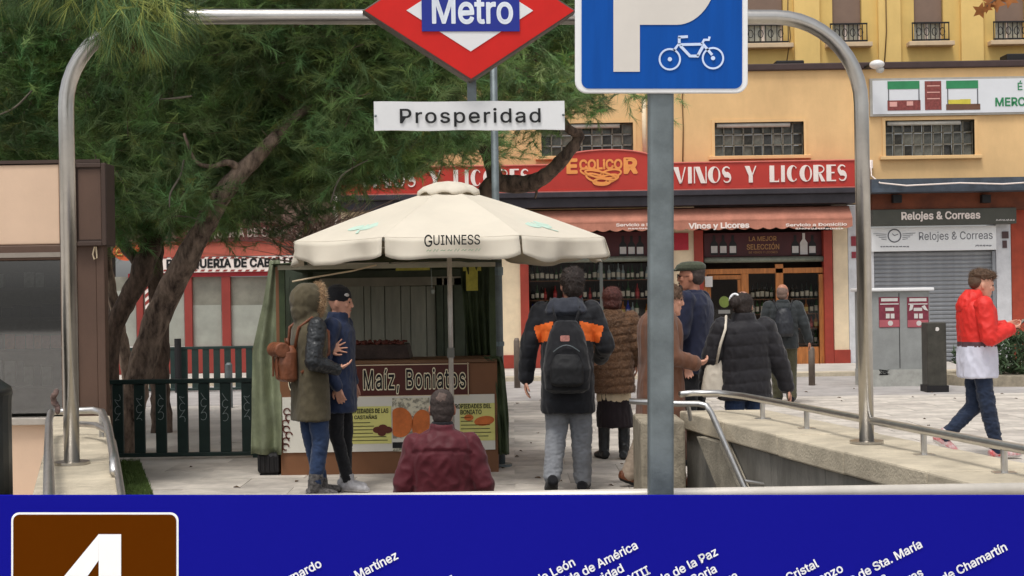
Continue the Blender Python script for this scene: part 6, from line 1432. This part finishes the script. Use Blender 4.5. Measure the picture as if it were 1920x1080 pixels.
M = headM(J); iv = M.inverted(); h_ = hair(J, rC, m_hairS, [((0,-.028,-.0),(.0765,.074,.088)),((0,-.022,.045),(.0745,.082,.0795)),((0,-.042,-.045),(.060,.054,.06))], 3, .003, .006)
h_.data.materials.append(mat('thin_crown',(100,82,74),.7,var=.2,scale=50))
for p in h_.data.polygons:
    c = iv @ p.center
    if ((c.x)/.03)**2+((c.z-.078)/.026)**2+.7*noise.noise(c*60) < 1 and c.y < .0: p.material_index = 1
# ---- D: black jacket with orange shoulders and backpack
rD, J = person('person walking away in a black padded jacket with orange shoulder patches and grey jeans', 1064, 11.2, 1.74, -3, 0,
    dict(shL=(-.20,0,1.42), shR=(.20,0,1.42), elL=(-.295,-.04,1.16), wrL=(-.325,.0,.90), elR=(.30,.0,1.15), wrR=(.26,.22,1.04), hdR=(-.5,1,.1), hdL=(-.05,.05,-1), cuL=.5,
         knL=(-.09,.03,.5), anL=(-.13,-.16,.14), fpL=-22, knR=(.10,.05,.5), anR=(.105,.06,.09), ftR=-5, ftL=6, yaw=12, neck=(.02,-.01,1.47), head=(.045,.02,1.625)), m_skin)
m_or = mat('orange_patch',(236,110,40),.7,var=.06,scale=10,bump=.15); m_pj = fabric('black_padded',(25,26,31),.7,var=.15)
mb = torso(MB(), .63, 1.12, 1.25, 1.0, waist=1.05); sleeves(mb, J, (.082,.073,.058))
fd = folds(.006,9,13., puff=.006, pitch=.105)
def mfD(c, n):
    if n.y < .25 and 1.195 < c.z+.25*(abs(c.x)-.15) < 1.335 and .10 < abs(c.x) < (.30 if c.x > 0 else .265)-(1.335-c.z)*.3 and abs(c.x) > .10+(1.335-c.z)*.35: return 1
    return 0
blob('jacket', mb, m_pj, rD, .0095, 2, fd, mfD, [m_pj, m_or])
mb = MB().rings([(1.39,.15,.09,0,-.07),(1.42,.165,.11,0,-.075),(1.46,.15,.105,0,-.07),(1.50,.12,.09,0,-.055),(1.52,.09,.07,0,-.05)],24); blob('hood', mb, fabric('slate_hood',(48,51,60),.8), rD, .009, 2, folds(.010,9,14.))
trousers(J, rD, m_gjean, (.112,.084,.068), 15, hem=.04, a=.007); shoes(J, rD, m_blk, m_sole, 15)
_h = hair(J, rD, m_hairD, [((0,-.02,.03),(.086,.10,.088)),((0,-.045,-.02),(.074,.07,.07)),((.01,0,.07),(.078,.085,.062)),((0,-.05,-.06),(.05,.045,.04))], 16, .007, .0065); strands(_h, m_sD, 5000, .035, .0022, .5, .3, 1)
bk = bag('backpack', 'black backpack with a small faded red patch on the orange shouldered jacket', rD); bk.scale = rD.scale
mb = MB().rings([(.80,.12,.05,0,-.23),(.83,.17,.085,0,-.24),(.98,.18,.12,0,-.25),(1.14,.16,.11,0,-.24),(1.27,.125,.085,0,-.225),(1.35,.08,.05,0,-.21)],28,2.4); blob('bag_body', mb, m_blk, bk, .0085, 2, folds(.005,10,1.))
mb = MB().rings([(.86,.09,.03,0,-.345),(.88,.125,.045,0,-.345),(1.0,.125,.05,0,-.345),(1.10,.09,.03,0,-.335)],24,2.6); blob('front_pocket', mb, m_sole, bk, .0075, 2, folds(.004,12,2.))
part('patch', MB().prism(rrect(-.035,-.022,.035,.022,.008), (-.01,-.338,1.22), (1,0,0), (0,0,1), (0,.02,0)), mat('faded_red_patch',(176,120,110),.7,var=.3,scale=60), bk)
part('zip', MB().tube([(-.10+.2*t,-.362-.01*math.sin(PI*t),1.12+.05*math.sin(PI*t)) for t in np.linspace(0,1,9)], .004, 6), m_galv, bk)
for s_ in (-1,1): part('strap', MB().tube([(s_*.07,-.2,1.32),(s_*.10,-.14,1.44),(s_*.12,-.0,1.51),(s_*.14,.13,1.4),(s_*.16,.15,1.2),(s_*.14,-.14,1.0)], .022, 8, sx=.45), m_blk, bk, smooth=True)
# ---- E: fur coat
rE, J = person('person with short auburn hair in a banded brown fur coat, black skirt and tall boots', 1150, 13.3, 1.585, -8, 0,
    dict(elL=(-.25,.03,1.15), wrL=(-.18,.25,1.1), elR=(.25,.0,1.15), wrR=(.23,.16,.98), anL=(-.11,.03,.09), anR=(.1,-.03,.09), ftL=25, ftR=-10))
m_fur = fabric('brown_fur',(104,76,56),.95,var=.35,scale=30,bump=1.0,bscale=120)
mb = torso(MB(), .69, 1.12, 1.28, 1.06, waist=1.08); sleeves(mb, J, (.09,.085,.068)); fd = folds(.003,12,21.,puff=.013,pitch=.085)
_c = blob('fur_coat', mb, m_fur, rE, .0095, 2, lambda c,n: fd(c,n)+.007*noise.noise(c*70)); strands(_c, m_sF, 26000, .03, .003, .5, .6, 6, 'fur_strands')
mb = MB().rings([(1.36,.13,.07,0,-.09),(1.42,.15,.11,0,-.07),(1.48,.125,.105,0,-.05),(1.53,.09,.08,0,-.04)],24); _c = blob('fur_hood', mb, m_fur, rE, .009, 2, lambda c,n: .008*noise.noise(c*60)+.01*noise.noise(c*11)); strands(_c, m_sF, 7000, .03, .003, .5, .6, 7, 'fur_strands')
mb = MB().rings([(.575,.16,.125,0,0),(.62,.175,.135,0,0),(.8,.17,.12,0,0)],24); blob('white_underlayer', mb, m_cream, rE, .009, 2, folds(.004,12,3.))
mb = MB().rings([(.34,.185,.15,.02,0),(.45,.18,.14,.01,0),(.62,.165,.125,0,0),(.9,.15,.11,0,0)],24); blob('skirt', mb, fabric('black_skirt',(36,28,32)), rE, .0095, 2, folds(.012,10,4.,vert=4))
shoes(J, rE, m_leather, m_sole, 22, .55, 1.08)
_h = hair(J, rE, m_hairR, [((0,-.02,.035),(.092,.105,.09)),((0,-.045,-.03),(.085,.075,.075))], 23, .007); strands(_h, m_sR, 4500, .04, .0022, .35, .5, 2)
# ---- F: long brown coat behind the sign pole
rF, J = person('person in a long brown coat facing right, half hidden by the grey sign pole', 1238, 11.4, 1.64, -80, 0,
    dict(neck=(0,.03,1.46), head=(0,.095,1.59), pitch=-6, yaw=-10, elR=(.25,.02,1.12), wrR=(.15,.26,1.05), hdR=(-.1,1,.1), pnR=(-.5,0,.8), cuR=.9, elL=(-.24,.04,1.14), wrL=(-.12,.27,1.06), anL=(-.09,-.26,.12), knL=(-.09,-.1,.5), fpL=-20, anR=(.09,.12,.09)))
m_bc = fabric('brown_wool',(112,76,58),.9,var=.1)
mb = torso(MB(), .26, 1.12, 1.42, 1.25, waist=1.1, cy=.0); sleeves(mb, J, (.088,.08,.062)); mb.rings([(1.44,.12,.11,0,0),(1.5,.09,.09,0,0),(1.53,.08,.085,0,0)],20); blob('long_coat', mb, m_bc, rF, .0105, 3, folds(.010,6,25.,vert=2.5))
trousers(J, rF, mat('beige_trousers',(176,158,140),.9,var=.15,scale=9,bump=.2), (.09,.075,.07), 26); shoes(J, rF, m_tan, m_sole, 26)
_h = hair(J, rF, m_hairB, [((0,-.015,.04),(.090,.106,.092)),((0,-.06,-.03),(.09,.08,.085)),((0,-.08,-.07),(.07,.06,.06))], 27, .009); strands(_h, m_sB, 4500, .05, .0022, .35, .7, 3)
# ---- G: flat cap and navy jumper
rG, J = person('person in a dark flat cap, glasses and navy jumper looking left', 1303, 12.8, 1.80, 62, 0,
    dict(yaw=14, elL=(-.25,.03,1.16), wrL=(-.18,.24,1.12), elR=(.25,.02,1.15), wrR=(.16,.24,1.1)), m_skin2)
m_nv = fabric('navy_knit',(34,38,58),.95)
mb = torso(MB(), .80, 1.12, 1.2, 1.0, waist=1.05); sleeves(mb, J, (.085,.078,.056)); mb.rings([(1.45,.10,.09,0,-.005),(1.51,.073,.075,0,-.003)],18); blob('jumper', mb, m_nv, rG, .010, 3, folds(.007,8,31.))
trousers(J, rG, m_blk, seed=32); shoes(J, rG, m_blk, m_sole, 32)
hair(J, rG, m_hairS, [((0,-.035,.0),(.079,.073,.075)),((0,-.03,.04),(.077,.082,.07))], 33, .002)
mb = MB().rings([(.045,.084,.112,0,.006),(.065,.094,.122,0,.006),(.09,.09,.115,0,.0),(.112,.068,.085,0,-.006),(.12,.03,.04,0,-.01)],26); mb.ell((0,.115,.052),(.06,.038,.010),14,8); tf(mb, headM(J)); blob('flat_cap', mb, fabric('cap_green_check',(70,74,60),.95,var=.3,scale=60), rG, .007, 2)
mb = MB().ell((0,.072,-.088),(.046,.034,.036),14,10).ell((0,.096,-.05),(.024,.008,.007),8,6); tf(mb, headM(J)); blob('beard', mb, m_hairD, rG, .006, 1, lambda c,n: .003*noise.noise(c*80))
b = MB(); 
for s_ in (-1,1): b.tube([(s_*.033+.02*math.cos(a),.103,.004+.016*math.sin(a)) for a in np.linspace(0,2*PI,13)[:-1]], .0022, 5, closed=True); b.tube([(s_*.055,.1,.006),(s_*.078,.0,.004)], .002, 5)
b.tube([(-.012,.106,.005),(.012,.106,.005)], .002, 5); part('glasses', tf(b, headM(J)), m_iron, rG)
# ---- H: black puffer with white shoulder bag
rH, J = person('person with a hair bun and white scrunchie in a black puffer jacket and jeans', 1396, 11.75, 1.53, 3, 0,
    dict(shL=(-.20,0,1.42), shR=(.20,0,1.42), elL=(-.31,.0,1.15), wrL=(-.34,.12,.95), elR=(.31,-.02,1.13), wrR=(.40,.0,.86), hdR=(.3,0,-1), yaw=-18))
m_pf = fabric('black_puffer',(32,30,34),.65,var=.15)
mb = torso(MB(), .76, 1.3, 1.4, 1.04, waist=1.08); sleeves(mb, J, (.105,.098,.07)); mb.rings([(1.43,.16,.14,0,0),(1.49,.12,.12,0,0),(1.56,.10,.105,0,0)],22); blob('puffer_jacket', mb, m_pf, rH, .0105, 2, folds(.006,9,41.,puff=.009,pitch=.115))
trousers(J, rH, m_denim, (.11,.08,.065), 42); shoes(J, rH, m_blk, m_sole, 42)
_h = hair(J, rH, m_hairD, [((0,-.02,.03),(.088,.10,.088)),((0,-.05,-.02),(.075,.07,.07)),((-.06,-.11,.03),(.048,.05,.05))], 43, .005); strands(_h, m_sD, 4000, .035, .002, .3, .3, 4)
b = MB(); c_ = Vector((-.05,-.10,.04)); ax1 = Vector((.5,-.2,.7)).normalized()
b.tube([c_+Vector((.04*math.cos(a)-.01,.022*math.sin(a)+.015,.05*math.sin(a)+.01)) for a in np.linspace(0,2*PI,17)[:-1]], .012, 7, closed=True); part('scrunchie', tf(b, headM(J)), m_white, rH, smooth=True)
wb = bag('shoulder_bag', 'white shoulder bag hanging beside the black puffer jacket', rH, 'bag'); wb.scale = rH.scale
mb = MB().rings([(.79,.09,.05,-.315,-.03),(.82,.11,.06,-.31,-.03),(.95,.10,.06,-.30,-.03),(1.12,.075,.045,-.285,-.03),(1.14,.05,.03,-.28,-.03)],24,3.); blob('bag_body', mb, mat('white_leather',(206,196,180),.5,var=.06,scale=8,bump=.1), wb, .008, 2, folds(.004,9,2.))
part('strap', MB().tube([(-.28,-.08,1.1),(-.25,-.14,1.28),(-.20,-.13,1.42),(-.17,-.03,1.535),(-.18,.1,1.45),(-.24,.13,1.2),(-.28,.03,1.1)], .013, 8), MATS['white_leather'], wb, smooth=True)
# ---- I: bald man farther away
rI, J = person('person with a shaved head, dark jacket and olive trousers walking to the shop door', 1470, 19.2, 1.58, -8, 0,
    dict(elR=(.30,-.02,1.17), wrR=(.37,.03,.93), hdR=(.2,0,-1), yaw=-20, elL=(-.29,0,1.17), wrL=(-.3,.12,.98), shL=(-.2,0,1.43), shR=(.2,0,1.43), knR=(.1,.05,.5), anR=(.1,-.05,.11), anL=(-.09,.12,.09)), m_skin2)
mb = torso(MB(), .82, 1.18, 1.25, 1.0, waist=1.05); sleeves(mb, J, (.092,.082,.06)); mb.rings([(1.44,.12,.11,0,0),(1.53,.09,.09,0,0)],20); blob('jacket', mb, fabric('charcoal_shell',(44,48,50),.7), rI, .012, 2, folds(.008,8,51.,puff=.006,pitch=.1))
trousers(J, rI, fabric('olive_drab',(74,72,54)), (.115,.09,.075), 52); shoes(J, rI, m_blk, m_sole, 52)
hair(J, rI, mat('shaved_scalp',(120,98,88),.8,var=.15,scale=40), [((0,-.02,.02),(.077,.096,.088)),((0,-.04,-.03),(.07,.065,.06))], 53, .001)
bk = bag('backpack', 'dark backpack on the man walking to the shop door', rI); bk.scale = rI.scale
mb = MB().rings([(1.0,.11,.06,0,-.21),(1.04,.135,.09,0,-.22),(1.2,.135,.09,0,-.22),(1.36,.10,.06,0,-.2),(1.41,.06,.04,0,-.19)],24,2.4); blob('bag_body', mb, mat('charcoal_nylon',(34,36,42),.5,var=.2,scale=12,bump=.2), bk, .01, 2, folds(.005,9,3.))
for s_ in (-1,1): part('strap', MB().tube([(s_*.07,-.19,1.34),(s_*.11,-.12,1.46),(s_*.13,.0,1.52),(s_*.15,.14,1.38),(s_*.14,-.1,1.0)], .02, 8, sx=.5), MATS['charcoal_nylon'], bk, smooth=True)
# ---- J: boy with the phone
rJ, J = person('person in a red and white hooded windbreaker walking right and looking at a phone', 1832, 12.9, 1.70, -88, 0,
    dict(neck=(0,.02,1.47), head=(0,.055,1.61), pitch=-10, yaw=-4, shL=(-.19,.0,1.42), shR=(.19,.0,1.42), elR=(.25,.03,1.13), wrR=(.16,.25,1.20), hdR=(-.25,1,.25), pnR=(-.3,-.2,.9), cuR=.9,
         elL=(-.24,.06,1.15), wrL=(-.08,.28,1.22), hdL=(.3,1,.2), knR=(.08,.06,.5), anR=(.07,.15,.095), fpR=4, knL=(-.08,-.0,.48), anL=(-.07,-.30,.20), fpL=-32))
m_red = mat('red_windbreaker',(214,44,36),.6,var=.07,scale=8,bump=.12); m_wj = mat('white_windbreaker',(206,206,220),.6,var=.04,scale=8,bump=.12); m_str = mat('grey_chest_band',(84,60,66),.7,var=.1)
mb = torso(MB(), .76, 1.05, 1.32, 1.0, waist=1.05, cy=.0); i0 = len(mb.v); blob('sleeves', sleeves(MB(), J, (.084,.078,.058)), m_red, rJ, .009, 2, folds(.009,10,66.))
def mfJ(c, n):
    pass
    return 2 if 1.045 < c.z < 1.085 else (1 if c.z <= 1.045 else 0)
blob('windbreaker', mb, m_red, rJ, .0095, 2, folds(.009,8,61.), mfJ, [m_red, m_wj, m_str])
mb = MB().rings([(1.37,.12,.07,0,-.10),(1.42,.135,.11,0,-.07),(1.48,.125,.11,0,-.05),(1.53,.095,.085,0,-.03),(1.56,.07,.07,0,-.02)],24); blob('hood', mb, m_red, rJ, .009, 2, folds(.010,10,62.))
trousers(J, rJ, m_denimd, (.084,.070,.055), 63, a=.010); shoes(J, rJ, mat('red_white_trainer',(190,60,60),.6,var=.5,scale=14,col2=(214,206,206)), m_wsole, 63)
hair(J, rJ, m_hairB, [((0,-.045,.02),(.0755,.07,.075))], 64, .0015); _h = hair(J, rJ, m_hairB, [((0,-.01,.065),(.08,.10,.062)),((0,.035,.085),(.066,.07,.042))], 65, .012, .007); strands(_h, m_sB, 4500, .035, .0022, .8, -.1, 5)
ph = bag('phone', 'phone held up by the person in the red and white windbreaker', rJ, 'phone'); ph.scale = rJ.scale
c_ = Vector(J['wrR'])+Vector((-.03,.10,.04)); b = MB().box(-.038,.038,-.072,.072,-.004,.004); M = Matrix.Translation(c_) @ Matrix.Rotation(R(42),4,'X'); tf(b, M); part('case', b, m_iron, ph, bevel=.003)
b = MB().box(-.034,.034,-.067,.067,.0042,.0048); tf(b, M); part('screen', b, mat('phone_screen',(120,124,130),.1,bump=0), ph)
